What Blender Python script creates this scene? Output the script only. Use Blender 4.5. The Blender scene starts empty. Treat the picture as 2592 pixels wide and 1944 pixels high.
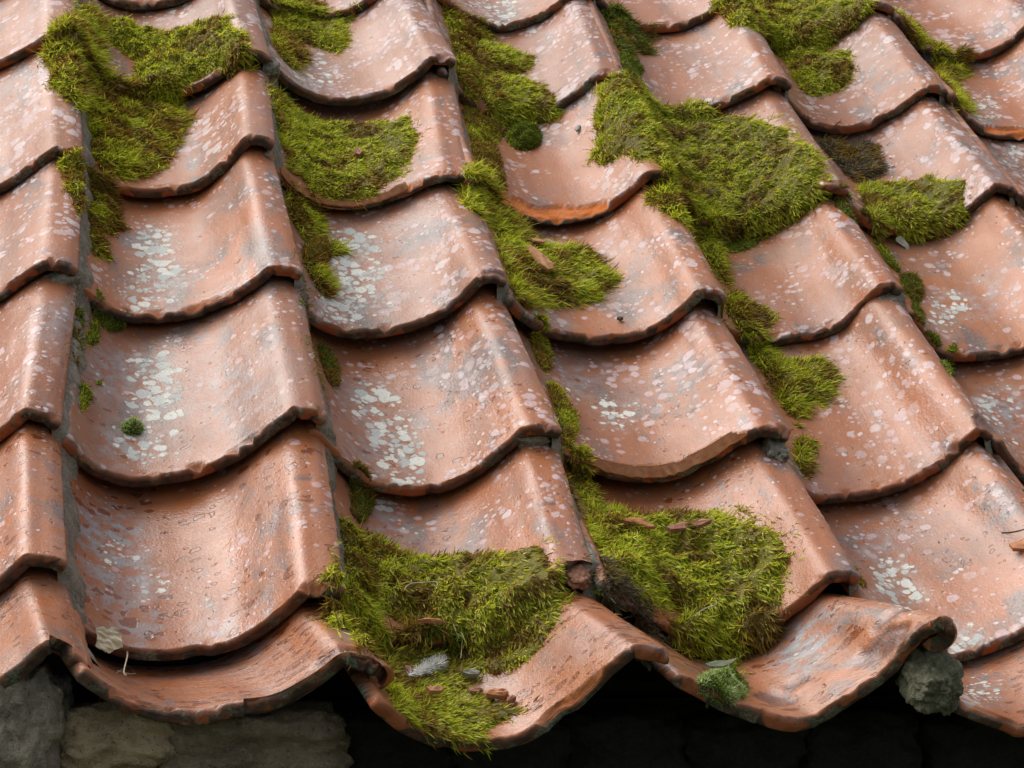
import bpy, bmesh, math, random
import numpy as np
from mathutils import Vector, Matrix, noise
from mathutils.bvhtree import BVHTree

# ------------------------------------------------------------------ camera, sky, sun, exposure
# roof frame: s = along the eave to the right, t = up the slope, n = out of the roof
CAM = [5325.699187, -4.068573, 0.192339, -0.495955, -0.323218, 0.151137, 1.553105, 0.232685]
TH = math.radians(41.055)
EAVE_Z = 1.9
GAUGE = CAM[7]; W = 0.21
def rotm(w):
    w = np.array(w); a = np.linalg.norm(w); k = w/a
    K = np.array([[0,-k[2],k[1]],[k[2],0,-k[0]],[-k[1],k[0],0]])
    return np.eye(3)+math.sin(a)*K+(1-math.cos(a))*K@K
RC = rotm(CAM[1:4]); TC = np.array(CAM[4:7]); F = CAM[0]
EYE = -RC.T@TC                                   # eye in roof coordinates
B = np.array([[1,0,0],[0,math.cos(TH),-math.sin(TH)],[0,math.sin(TH),math.cos(TH)]])   # roof -> world
ORG = np.array([0,0,EAVE_Z])
def world(P): return np.asarray(P)@B.T+ORG
sc = bpy.context.scene
col = sc.collection
cam = bpy.data.cameras.new('camera'); camo = bpy.data.objects.new('camera', cam); col.objects.link(camo)
R3 = np.stack([B@RC[0], -(B@RC[1]), -(B@RC[2])], 1)
M = Matrix.Identity(4)
for i in range(3):
    for j in range(3): M[i][j] = R3[i,j]
    M[i][3] = world(EYE)[i]
camo.matrix_world = M
cam.sensor_width = 36; cam.lens = 36*F/2592; cam.clip_start = 0.05; cam.clip_end = 500
cam.dof.use_dof = True; cam.dof.focus_distance = 1.8; cam.dof.aperture_fstop = 45
sc.camera = camo
wd = bpy.data.worlds.new('World'); sc.world = wd; wd.use_nodes = True
nt = wd.node_tree; nt.nodes.clear()
SUN_EL, SUN_AZ = math.radians(54), math.radians(-64)     # azimuth from +Y towards +X
sky = nt.nodes.new('ShaderNodeTexSky'); sky.sky_type = 'NISHITA'; sky.sun_disc = False
sky.sun_elevation = SUN_EL; sky.sun_rotation = SUN_AZ; sky.dust_density = 4; sky.air_density = 1.0
hsv = nt.nodes.new('ShaderNodeHueSaturation'); hsv.inputs['Saturation'].default_value = 0.3   # cloud cover
geo = nt.nodes.new('ShaderNodeTexCoord'); sep = nt.nodes.new('ShaderNodeSeparateXYZ')
mr = nt.nodes.new('ShaderNodeMapRange'); mr.inputs['From Min'].default_value = -0.05; mr.inputs['From Max'].default_value = 0.8
mr.inputs['To Min'].default_value = 0.72; mr.inputs['To Max'].default_value = 1.2           # overcast: zenith brighter than horizon
mul = nt.nodes.new('ShaderNodeMix'); mul.data_type = 'RGBA'; mul.blend_type = 'MULTIPLY'; mul.inputs[0].default_value = 1
bg = nt.nodes.new('ShaderNodeBackground'); bg.inputs['Strength'].default_value = 0.105
ow = nt.nodes.new('ShaderNodeOutputWorld')
L = nt.links.new
L(sky.outputs[0], hsv.inputs['Color']); L(geo.outputs['Generated'], sep.inputs[0]); L(sep.outputs[2], mr.inputs[0])
L(hsv.outputs[0], mul.inputs[6]); L(mr.outputs[0], mul.inputs[7]); L(mul.outputs[2], bg.inputs[0]); L(bg.outputs[0], ow.inputs[0])
sun = bpy.data.lights.new('sun', 'SUN'); sun.energy = 1.6; sun.angle = math.radians(60); sun.color = (1,.96,.9)
suno = bpy.data.objects.new('sun', sun); col.objects.link(suno); suno.location = (-2,2,6)
sd = Vector((math.sin(SUN_AZ)*math.cos(SUN_EL), math.cos(SUN_AZ)*math.cos(SUN_EL), math.sin(SUN_EL)))
suno.rotation_euler = sd.to_track_quat('Z','Y').to_euler()
sc.view_settings.view_transform = 'Standard'; sc.view_settings.look = 'None'
sc.view_settings.exposure = 0.66; sc.view_settings.gamma = 1

# ------------------------------------------------------------------ helpers
rng = np.random.default_rng(7)
def ph(c, *pts):
    """points read in the photograph (in one of nine enlarged crops) -> photo coordinates"""
    o = [(0,0),(800,0),(1592,0),(0,600),(800,600),(1592,600),(0,1194),(800,1194),(1592,1194)][c-1]
    return np.array([(o[0]+x/2.212, o[1]+y/2.212) for x, y in pts])
def ray(p):
    d = RC.T@np.array([(p[0]-1296)/F, (p[1]-972)/F, 1.0]); return d/np.linalg.norm(d)
def tag(o, label=None, cat=None, group=None, kind=None):
    if label: o['label'] = label
    if cat: o['category'] = cat
    if group: o['group'] = group
    o['kind'] = kind or 'thing'
    return o
def mesh_obj(name, V, faces, mat, parent=None, attrs=None, smooth=True, roof=True):
    """V in roof coordinates; the object's origin sits at its base"""
    V = world(V) if roof else np.asarray(V, float)
    o0 = V.mean(0) if parent is None else np.array(parent.location)
    V = V-o0
    me = bpy.data.meshes.new(name)
    faces = np.asarray(faces)
    if faces.ndim == 2:
        nf, k = faces.shape
        me.vertices.add(len(V)); me.vertices.foreach_set('co', V.astype(np.float32).ravel())
        me.loops.add(nf*k); me.loops.foreach_set('vertex_index', faces.astype(np.int32).ravel())
        me.polygons.add(nf); me.polygons.foreach_set('loop_start', np.arange(0, nf*k, k, dtype=np.int32))
        me.update(calc_edges=True)
    else:
        me.from_pydata([tuple(v) for v in V], [], [tuple(f) for f in faces]); me.update()
    me.validate()
    me.polygons.foreach_set('use_smooth', np.full(len(me.polygons), bool(smooth)))
    for k, a in (attrs or {}).items():
        a = np.asarray(a, np.float32)
        if a.ndim == 1:
            at = me.attributes.new(k, 'FLOAT', 'POINT'); at.data.foreach_set('value', a)
        elif k == 'tc':
            at = me.attributes.new(k, 'FLOAT_VECTOR', 'POINT'); at.data.foreach_set('vector', a.ravel())
        else:
            at = me.attributes.new(k, 'FLOAT_COLOR', 'POINT')
            at.data.foreach_set('color', np.concatenate([a, np.ones((len(a),1), np.float32)], 1).ravel())
    me.materials.append(mat)
    o = bpy.data.objects.new(name, me); col.objects.link(o)
    if parent is None: o.location = o0
    else: o.parent = parent
    return o
def nz(P, f, seed=0.0, octv=3):
    """fractal noise at rows of P"""
    out = np.empty(len(P)); off = Vector((seed*3.71, seed*1.37, seed*2.13))
    for i, p in enumerate(P): out[i] = noise.fractal(Vector(p)*f+off, 0.8, 2.1, octv)
    return out
def grid_faces(nu, nv, base=0):
    i = np.arange(nu-1)[:,None]*nv+np.arange(nv-1)[None]
    return np.stack([i, i+nv, i+nv+1, i+1], -1).reshape(-1,4)+base

# ------------------------------------------------------------------ materials
class NT:
    def __init__(s, name):
        s.m = bpy.data.materials.new(name); s.m.use_nodes = True; s.t = s.m.node_tree; s.t.nodes.clear()
        s.out = s.t.nodes.new('ShaderNodeOutputMaterial')
    def n(s, ty, **kw):
        nd = s.t.nodes.new('ShaderNode'+ty)
        for k, v in kw.items():
            if k.startswith('i_'):
                kk = k[2:]; kk = int(kk) if kk.isdigit() else kk.replace('_',' ')
                if hasattr(v, 'is_output'): s.t.links.new(v, nd.inputs[kk])
                else: nd.inputs[kk].default_value = v
            else: setattr(nd, k, v)
        return nd
    def math(s, op, a, b=0.0, c=0.0, clamp=False):
        return s.n('Math', operation=op, use_clamp=clamp, i_0=a, i_1=b, i_2=c).outputs[0]
    def attr(s, name, out='Fac'): return s.n('Attribute', attribute_name=name).outputs[out]
    def mix(s, f, a, b, blend='MIX'):
        nd = s.n('Mix', data_type='RGBA', blend_type=blend)
        for k, v in ((0,f),(6,a),(7,b)):
            if hasattr(v, 'is_output'): s.t.links.new(v, nd.inputs[k])
            else: nd.inputs[k].default_value = v if k == 0 else (*v, 1)
        return nd.outputs[2]
    def ramp(s, v, lo, hi, a=0.0, b=1.0):
        return s.n('MapRange', interpolation_type='SMOOTHSTEP', i_0=v, i_1=lo, i_2=hi, i_3=a, i_4=b).outputs[0]
    def noise(s, vec, scale, det=4, rough=.55, dist=0.0):
        return s.n('TexNoise', i_Vector=vec, i_Scale=scale, i_Detail=det, i_Roughness=rough, i_Distortion=dist).outputs[0]
    def vscale(s, vec, v): return s.n('VectorMath', operation='MULTIPLY', i_0=vec, i_1=v).outputs[0]
    def wobble(s, vec, scale, amt):
        c = s.n('TexNoise', i_Vector=vec, i_Scale=scale, i_Detail=1).outputs[1]
        c = s.n('VectorMath', operation='SUBTRACT', i_0=c, i_1=(.5,.5,.5)).outputs[0]
        c = s.n('VectorMath', operation='SCALE', i_0=c, i_Scale=amt).outputs[0]
        return s.n('VectorMath', operation='ADD', i_0=vec, i_1=c).outputs[0]
    def spots(s, vec, scale, r, soft=.06):
        """round spots: r may be a socket (radius in cell units); returns mask, cell colour"""
        v = s.n('TexVoronoi', voronoi_dimensions='3D', i_Vector=vec, i_Scale=scale)
        sp = s.n('SeparateColor', i_0=v.outputs['Color'])
        rr = s.math('MULTIPLY', s.math('POWER', sp.outputs[0], 1.25), r)
        d = s.math('SUBTRACT', rr, v.outputs['Distance'])
        return s.ramp(d, -soft*.3, soft), sp
    def done(s, bsdf): s.t.links.new(bsdf, s.out.inputs[0]); return s.m

def tile_material():
    k = NT('wet_terracotta'); tc = k.attr('tc', 'Vector')
    flat = k.vscale(tc, (1,1,0)); seed = k.n('SeparateXYZ', i_0=tc).outputs[2]
    off = k.n('CombineXYZ', i_0=k.math('MULTIPLY', seed, 7.13), i_1=k.math('MULTIPLY', seed, 3.77), i_2=seed).outputs[0]
    p = k.n('VectorMath', operation='ADD', i_0=flat, i_1=off).outputs[0]
    tint = k.attr('tint', 'Color')                       # clay colour of this tile
    tr = k.n('SeparateColor', i_0=tint)
    redn, dens, wet = tr.outputs[0], tr.outputs[1], tr.outputs[2]
    edge, fresh, lich = k.attr('edge'), k.attr('fresh'), k.attr('lichen')
    n1 = k.noise(p, 14, 3, .6); n2 = k.noise(p, 60, 4, .65); n3 = k.noise(p, 420, 2, .6)
    streak = k.noise(k.vscale(p, (90,9,1)), 1.0, 3, .6)
    c = k.mix(k.ramp(n1, .3, .7), (.42,.128,.036), (.345,.130,.048))
    c = k.mix(redn, c, k.mix(k.ramp(n1, .35, .65), (.335,.112,.046), (.37,.160,.085)))
    c = k.mix(k.math('MULTIPLY', k.ramp(n2, .45, .75), .5), c, (.44,.23,.115))
    c = k.mix(k.math('MULTIPLY', k.ramp(streak, .52, .70), .6), c, (.23,.085,.04))
    wv = k.n('SeparateColor', i_0=k.attr('fire', 'Color'))
    c = k.mix(k.math('MULTIPLY', wv.outputs[0], .75), c, k.mix(k.ramp(n2, .3, .7), (.30,.17,.115), (.25,.15,.125)))
    c = k.mix(k.math('MULTIPLY', wv.outputs[1], .7), c, (.42,.13,.040))
    c = k.mix(1.0, c, k.n('CombineColor', i_0=k.ramp(wv.outputs[2],0,1,.66,.99), i_1=k.ramp(wv.outputs[2],0,1,.66,.99), i_2=k.ramp(wv.outputs[2],0,1,.66,.99)).outputs[0], 'MULTIPLY')
    # mauve grey weathering film
    c = k.mix(k.math('MULTIPLY', k.ramp(k.noise(k.vscale(p,(1,.7,1)), 11, 5, .65), .47, .68), .45), c, (.23,.165,.145))
    # old soot and algae blotches
    blot = k.math('MULTIPLY', k.ramp(k.noise(k.vscale(p,(1,.55,1)), 24, 4, .72), .49, .62), k.ramp(k.noise(p, 9, 2), .40, .58))
    c = k.mix(k.math('MULTIPLY', blot, .8), c, k.mix(k.ramp(n3,.4,.6), (.10,.082,.075), (.19,.16,.15)))
    c = k.mix(k.math('MULTIPLY', k.ramp(k.noise(p, 300, 2, .7), .62, .72), .5), c, (.10,.06,.045))
    grey = k.attr('grey')
    gm = k.math('MULTIPLY', grey, k.ramp(n2, .35, .6))
    c = k.mix(gm, c, k.mix(k.ramp(n2,.4,.6), (.16,.15,.155), (.27,.26,.27)))
    pw = k.wobble(p, 170, .0032)
    # dark orange damp pits, longer across the slope
    pit, ps = k.spots(k.vscale(k.wobble(p, 120, .011), (.9,1.35,1)), 80, k.math('MULTIPLY', k.math('MULTIPLY', wet, .78), k.ramp(n1, .30, .6)), .08)
    c = k.mix(k.math('MULTIPLY', pit, .9), c, (.19,.046,.010))
    dp, _ = k.spots(k.wobble(p, 200, .01), 170, k.math('MULTIPLY', k.ramp(n2, .45, .7), .42), .1)
    c = k.mix(k.math('MULTIPLY', dp, .8), c, (.05,.032,.026))
    # pale lilac crust discs
    dn = k.math('MULTIPLY', dens, k.math('ADD', k.ramp(k.noise(p, 18, 3), .36, .64, .24, .95), k.ramp(k.n('SeparateXYZ', i_0=tc).outputs[0], .11, .21, 0, .14)))
    l1, s1 = k.spots(pw, 76, k.math('MULTIPLY', dn, .98), .16)
    l2, s2 = k.spots(pw, 155, k.math('MULTIPLY', dn, .92), .16)
    lf = k.math('MAXIMUM', k.math('MULTIPLY', l1, k.ramp(s1.outputs[1], 0, 1, .3, .78)), k.math('MULTIPLY', l2, k.ramp(s2.outputs[1], 0, 1, .3, .9)))
    lf = k.math('MULTIPLY', lf, k.ramp(n3, .2, .42))
    lc = k.mix(k.ramp(s1.outputs[2], .2, .8), (.56,.42,.43), (.62,.53,.53))
    c = k.mix(lf, c, lc)
    # thick white-green crust where it was seen
    pw2 = pw
    w1, q1 = k.spots(pw2, 85, k.math('MULTIPLY', lich, 1.0), .14)
    w2, q2 = k.spots(pw2, 150, k.math('MULTIPLY', lich, .95), .16)
    c = k.mix(k.math('MULTIPLY', k.math('MULTIPLY', lich, .5), k.ramp(n2, .35, .62)), c, (.36,.35,.33))
    wf = k.math('MULTIPLY', k.math('MAXIMUM', w1, w2), k.ramp(n3, .2, .42))
    wc = k.mix(k.ramp(q1.outputs[1], .25, .75), (.72,.72,.65), (.48,.51,.49))
    wc = k.mix(k.math('MULTIPLY', k.ramp(k.noise(p, 700, 2, .6), .45, .62), .4), wc, (.30,.30,.27))
    c = k.mix(wf, c, wc)
    # broken and worn edge
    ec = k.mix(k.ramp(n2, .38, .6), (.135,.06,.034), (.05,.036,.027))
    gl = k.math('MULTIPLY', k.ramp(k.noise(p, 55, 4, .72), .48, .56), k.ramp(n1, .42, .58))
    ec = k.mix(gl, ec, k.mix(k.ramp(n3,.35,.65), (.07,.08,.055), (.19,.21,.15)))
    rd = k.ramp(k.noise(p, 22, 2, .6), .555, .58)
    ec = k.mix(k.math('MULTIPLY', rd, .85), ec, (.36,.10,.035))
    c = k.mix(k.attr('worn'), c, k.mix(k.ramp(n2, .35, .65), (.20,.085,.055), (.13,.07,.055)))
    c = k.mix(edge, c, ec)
    c = k.mix(fresh, c, k.mix(k.ramp(n2, .35, .65), (.66,.19,.045), (.56,.19,.07)))
    rough = k.n('Mix', i_0=k.ramp(n1,.3,.7), i_2=.38, i_3=.60).outputs[0]
    rough = k.math('ADD', rough, k.math('MULTIPLY', k.math('MAXIMUM', lf, wf), .25))
    rough = k.math('ADD', rough, k.math('MULTIPLY', k.math('MAXIMUM', edge, fresh), .4), clamp=True)
    rough = k.math('SUBTRACT', rough, k.math('MULTIPLY', pit, .22), clamp=True)
    h = k.math('MULTIPLY', n2, .6)
    h = k.math('ADD', h, k.math('MULTIPLY', n3, .30))
    h = k.math('ADD', h, k.math('MULTIPLY', k.math('MAXIMUM', lf, wf), .22))
    h = k.math('SUBTRACT', h, k.math('MULTIPLY', pit, .3))
    h = k.math('SUBTRACT', h, k.math('MULTIPLY', dp, .5))
    h = k.math('ADD', h, k.math('MULTIPLY', n2, k.math('MULTIPLY', k.math('MAXIMUM', edge, fresh), 1.8)))
    bmp = k.n('Bump', i_Strength=.65, i_Distance=.002, i_Height=h).outputs[0]
    b = k.n('BsdfPrincipled', i_Base_Color=c, i_Roughness=rough, i_Normal=bmp)
    b.inputs['Specular IOR Level'].default_value = .34
    cw = k.math('MULTIPLY', k.math('SUBTRACT', 1.0, k.math('MAXIMUM', edge, k.math('MAXIMUM', fresh, wf)), clamp=True), k.math('ADD', .17, k.math('MULTIPLY', wet, .4)))
    k.t.links.new(cw, b.inputs['Coat Weight']); k.t.links.new(k.math('SUBTRACT', .3, k.math('MULTIPLY', wet, .17)), b.inputs['Coat Roughness'])
    k.t.links.new(bmp, b.inputs['Coat Normal'])
    return k.done(b.outputs[0])
def moss_material():
    k = NT('moss'); c = k.attr('col', 'Color')
    d = k.n('BsdfDiffuse', i_Color=c); tr = k.n('BsdfTranslucent', i_Color=c)
    g = k.n('BsdfGlossy', i_Roughness=.45, i_Color=(1,1,1,1))
    m = k.n('MixShader', i_0=.5, i_1=d.outputs[0], i_2=tr.outputs[0])
    m2 = k.n('MixShader', i_0=.015, i_1=m.outputs[0], i_2=g.outputs[0])
    return k.done(m2.outputs[0])
def rock_material(name, a, b, spot, fscale=40):
    k = NT(name); p = k.n('TexCoord').outputs['Object']
    c = k.mix(k.ramp(k.noise(p, fscale, 6, .7), .35, .65), a, b)
    c = k.mix(k.math('MULTIPLY', k.ramp(k.noise(p, fscale*5, 4, .7), .5, .66), .6), c, spot)
    c = k.mix(k.math('MULTIPLY', k.ramp(k.noise(p, fscale*9, 2, .6), .6, .7), .7), c, (.03,.028,.024))
    h = k.math('ADD', k.noise(p, fscale*2, 6, .7), k.math('MULTIPLY', k.noise(p, fscale*12, 3, .7), .4))
    bmp = k.n('Bump', i_Strength=1.0, i_Distance=.006, i_Height=h).outputs[0]
    return k.done(k.n('BsdfPrincipled', i_Base_Color=c, i_Roughness=.85, i_Normal=bmp).outputs[0])
def plain(name, a, b, scale=200, rough=.7):
    k = NT(name); p = k.n('TexCoord').outputs['Object']
    n = k.noise(p, scale, 4, .65); c = k.mix(k.ramp(n, .35, .65), a, b)
    bmp = k.n('Bump', i_Strength=.5, i_Distance=.001, i_Height=n).outputs[0]
    return k.done(k.n('BsdfPrincipled', i_Base_Color=c, i_Roughness=rough, i_Normal=bmp).outputs[0])
MT = tile_material(); MM = moss_material()
MORTAR = rock_material('lime_mortar', (.22,.20,.155), (.36,.335,.27), (.46,.44,.37), 60)
STONE_GREY = rock_material('grey_stone', (.21,.175,.13), (.33,.285,.215), (.42,.38,.30))
STONE_BLUE = rock_material('bluish_stone', (.10,.10,.105), (.17,.165,.16), (.24,.23,.21))
STONE_BROWN = rock_material('brown_stone', (.27,.20,.11), (.41,.32,.19), (.46,.38,.25))
STONE_DARK = rock_material('dark_stone', (.13,.098,.06), (.20,.155,.098), (.25,.21,.14))
STONE_SHADE = rock_material('shade_black_stone', (.010,.009,.008), (.018,.016,.013), (.025,.022,.018))  # stone coloured near-black to stand in for the deep shade under the eave
LUMPM = rock_material('mossy_mortar', (.10,.105,.055), (.21,.20,.125), (.32,.31,.21), 55)
BOARD_SHADE = plain('shade_black_board', (.012,.010,.008), (.022,.018,.014), 60, .95)  # boarding coloured near-black so the gaps under the tiles read as shade
# ------------------------------------------------------------------ the roof: lip curve of every tile, measured
XC = np.array([-1.1,-.95,-.8,-.65,-.5,-.35,-.22,-.14,-.08,-.03,0]); ZC = np.array([0.02261, -0.01976, -0.04464, -0.05417, -0.05067, -0.03735, -0.01273, 0.00574, 0.00643, 0.00383, 4e-05])
# sideways shift, upslope shift, turn, lift, roll of each tile, then how its profile departs from the common one (mm)
FIT = {'A5':[0.0057,0.0049,-0.0031,0.0029,0.02,0.0,-0.0,-0.1,-0.0,1.9,6.7,1.3,-4.7,-3.7,-0.3,2.0],
'A4':[0.011,-0.0131,-0.0072,-0.0053,0.0193,0.0,0.0,0.0,-0.1,-0.3,-0.0,1.2,-2.1,-2.2,-1.0,-0.5],
'A3':[0.0047,-0.0031,-0.0074,-0.0007,0.023,0.0,-0.0,-0.1,-0.1,0.4,3.1,4.5,-2.1,-2.1,-2.0,-2.2],
'A2':[-0.0099,-0.0072,-0.0074,-0.0025,0.0195,0.0,0.0,-0.0,-0.0,-0.0,0.5,2.2,1.1,-0.7,-2.1,-3.7],
'A1':[-0.0066,0.0204,0.0109,0.0062,-0.0254,0.0,0.0,-0.0,-0.0,-0.1,0.1,1.2,1.8,0.9,1.2,1.2],
'A0':[0.0094,0.1511,-0.0039,0.0098,0.0117,-0.0,-0.1,-0.3,0.0,1.6,5.5,6.8,7.6,0.4,-6.4,-10.6],
'B5':[0.0077,-0.0067,-0.0044,-0.0015,0.0067,0.0,0.0,-0.0,-0.0,-0.0,0.1,0.2,0.2,-0.4,-0.7,-0.9],
'B4':[-0.0059,0.005,0.0093,0.0009,-0.0378,-0.2,-0.7,1.9,0.5,-2.0,-5.3,-1.7,1.4,2.5,2.4,2.4],
'B3':[0.0006,-0.0034,0.0026,0.0001,-0.0011,-0.0,-3.5,-3.4,0.6,3.8,5.1,1.3,-2.3,-1.7,-0.4,0.5],
'B2':[0.0,-0.0112,0.035,-0.002,-0.057,2.6,-13.0,-9.1,-0.6,3.0,6.5,7.1,0.7,0.9,0.9,-1.0],
'B1':[-0.0113,-0.0014,0.0114,-0.0029,-0.0217,0.1,0.1,-0.9,0.8,-1.2,-3.9,-2.6,-0.6,-0.6,1.7,4.3],
'B0':[0.0093,0.1357,-0.0132,0.014,0.004,-8.6,2.9,5.9,8.1,11.7,3.9,1.7,0.5,-2.0,-4.2,-6.2],
'C5':[0.0088,-0.0028,-0.0025,0.0022,-0.0043,0.2,-0.1,0.4,1.3,1.4,-0.4,-2.8,-2.1,-0.3,1.5,3.0],
'C4':[-0.0062,-0.0052,-0.024,-0.0044,0.0798,-0.1,-2.7,-0.2,3.4,5.9,9.3,2.6,-7.1,-7.6,-5.0,-3.2],
'C3':[-0.0115,-0.003,0.0194,-0.0062,-0.0339,0.1,-0.4,-2.1,-1.7,-0.3,-2.4,-5.8,-1.7,2.0,2.9,3.6],
'C2':[-0.0048,-0.0113,0.013,-0.007,-0.0101,0.7,5.7,-1.7,-4.1,-7.9,-3.3,1.5,-0.5,-0.5,1.1,2.2],
'C1':[-0.0182,0.0136,0.028,-0.0032,-0.0233,0.2,-0.4,-3.0,-2.3,-0.2,0.1,-0.1,-0.1,0.2,1.0,1.9],
'C0':[0.0064,0.1188,0.0206,0.0191,-0.0785,-8.0,-9.3,-8.6,-8.3,-7.2,3.4,16.8,13.9,10.3,9.6,10.1],
'D5':[0.0,-0.0041,0.0001,-0.0019,-0.0014,0.0,0.0,0.0,-0.3,-1.6,-0.8,0.5,-1.9,-1.0,0.8,2.3],
'D4':[-0.0012,-0.0058,0.0073,-0.0047,-0.0009,-0.4,-0.3,5.5,1.9,-1.5,-5.9,-6.5,-3.8,1.0,2.3,3.0],
'D3':[-0.0022,-0.0125,-0.0109,-0.0045,-0.0114,-2.5,-4.7,1.6,4.2,1.9,-1.2,-3.1,-0.3,-0.0,-0.1,-0.3],
'D2':[-0.002,-0.0061,-0.0186,-0.0013,0.006,-1.3,-6.7,0.5,3.2,1.6,6.5,5.7,-2.4,-3.7,-2.5,-2.2],
'D1':[-0.0053,0.0174,0.0181,-0.0007,0.003,-0.6,4.8,14.2,1.7,-6.7,-12.3,-8.4,-1.3,1.2,3.2,3.5],
'D0':[0.0187,0.1221,0.0213,0.0326,-0.092,-14.4,4.8,5.9,-2.3,-12.6,-1.2,-1.3,8.1,20.6,21.9,19.0],
'E5':[-0.0004,0.0082,-0.0146,0.004,0.0443,-0.0,-0.1,-0.0,1.6,4.4,7.4,2.3,-2.9,-2.6,-2.6,-3.3],
'E4':[-0.0065,-0.0035,0.0019,-0.0073,0.0264,-0.0,-0.0,0.0,0.0,0.1,-0.1,-1.6,-3.1,-1.9,-0.7,-0.2],
'E3':[-0.0178,0.0112,0.0325,-0.0099,-0.0369,0.0,-0.3,-0.9,0.3,0.5,-6.6,-11.7,-1.2,2.5,3.9,4.2],
'E2':[-0.0122,-0.0084,0.0559,-0.0131,-0.0678,0.2,-2.1,-5.8,-0.4,-0.8,-3.5,-9.7,-3.6,5.7,4.5,3.1],
'E1':[0.0021,-0.0066,0.0099,-0.0001,-0.0181,-0.0,0.5,1.1,-6.7,0.3,3.9,0.7,-0.0,-0.1,-0.1,-0.0],
'E0':[0.0025,0.1266,-0.0068,0.0121,0.0148,-0.7,4.9,12.0,8.3,-8.1,-5.4,-1.8,-0.5,0.1,0.3,0.4],
'F5':[-0.0096,0.013,0.0151,-0.0032,-0.0026,0.0,0.0,-0.1,-0.6,-1.8,-0.2,-0.9,-1.7,-0.2,0.7,1.4],
'F4':[-0.0095,0.0081,0.0112,-0.0062,0.0069,-0.0,0.0,0.0,0.1,-0.4,-2.5,-1.8,0.2,-0.8,-0.7,-0.4],
'F6':[-0.0022,0.0066,0.0045,0.0004,-0.0071,-0.0,0.0,0.0,0.0,-0.0,-0.0,-0.1,0.0,0.4,0.5,0.7],
'F3':[-0.0075,-0.0081,0.0014,-0.0094,-0.0084,0.2,-2.7,-6.8,0.5,1.0,-1.4,-0.3,-0.0,0.0,0.0,0.0],
'G6':[0.0061,-0.0065,-0.0076,0.0008,0.0143,-0.2,0.3,3.1,3.9,2.1,-2.5,-3.5,-0.4,0.2,0.2,0.2],
'G5':[0.0008,0.0073,-0.0016,0.0011,0.0055,-0.1,0.1,1.0,3.1,0.6,-0.1,-0.1,-0.0,-0.0,0.0,0.0],
'E6':[0.0118,0.0082,-0.0118,0.0033,0.0408,-0.2,4.1,6.5,4.2,3.7,0.1,-3.5,-1.3,-0.3,0.1,0.2],
'D6':[0.0152,-0.0043,-0.0133,0.0014,0.0379,-0.2,4.1,6.3,3.4,-1.3,-1.4,-2.7,-1.6,-0.5,-0.0,0.2]}
def spline(xc, zc, x):
    m = np.gradient(zc, xc); i = np.clip(np.searchsorted(xc, x)-1, 0, len(xc)-2)
    h = xc[i+1]-xc[i]; t = (x-xc[i])/h
    return (2*t**3-3*t**2+1)*zc[i]+(t**3-2*t**2+t)*h*m[i]+(-2*t**3+3*t**2)*zc[i+1]+(t**3-t**2)*h*m[i+1]
XS = np.concatenate([np.linspace(-1.0,-.22,44), np.linspace(-.22,0,26)[1:]])
def fit_of(c, j):
    k = chr(65+c)+str(j)
    if k in FIT: return FIT[k]
    r = random.Random(k)
    return [r.uniform(-.004,.004), r.uniform(-.006,.006), r.uniform(-.015,.015), -.004, r.uniform(-.015,.015)]+[0]*11
def lip(c, j):
    q = fit_of(c, j); ds, dt, rz, dn, ry = q[:5]
    z = spline(XC, ZC+np.array(q[5:])*.001, XS)
    X = np.stack([XS*W, 0*XS, z], 1); X[:,0] += W/2
    cy, sy = math.cos(ry), math.sin(ry); X = X@np.array([[cy,0,sy],[0,1,0],[-sy,0,cy]]).T
    cz, sz = math.cos(rz), math.sin(rz); X = X@np.array([[cz,-sz,0],[sz,cz,0],[0,0,1]]).T
    X[:,0] -= W/2
    return X+np.array([c*W+ds, (j-1)*GAUGE+dt, dn])
THK, GAP = .0115, .0045
GAPS = {'B2':.013,'C2':.011,'D2':.014,'C5':.016,'D3':.014,'C3':.015,'B4':.008,'B3':.008,'C4':.008,'E4':.008,'F4':.007,'A3':.008,'A2':.008,'A1':.008,'C1':.008,'E2':.010,'F3':.010,'D4':.010,'E5':.010,'B1':.010,'D1':.012,'B5':.010,'F5':.009,'G6':.010}
VS = np.concatenate([np.linspace(1.16,.16,34), np.linspace(.16,0,19)[1:]])
SPALL = {'D4':[(-1.0,-.30,.022,.006)], 'C4':[(-1.0,-.25,.009,.004)], 'D2':[(-.98,-.20,.012,.0045)], 'G5':[(-.75,-.3,.014,.006)],
         'C0':[(-.45,-.25,.010,.005)], 'D1':[(-.95,-.6,.012,.004)], 'B0':[(-.92,-.70,.010,.003)], 'E0':[(-.8,-.5,.008,.003)], 'B3':[(-.5,-.3,.005,.003)]}
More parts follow.
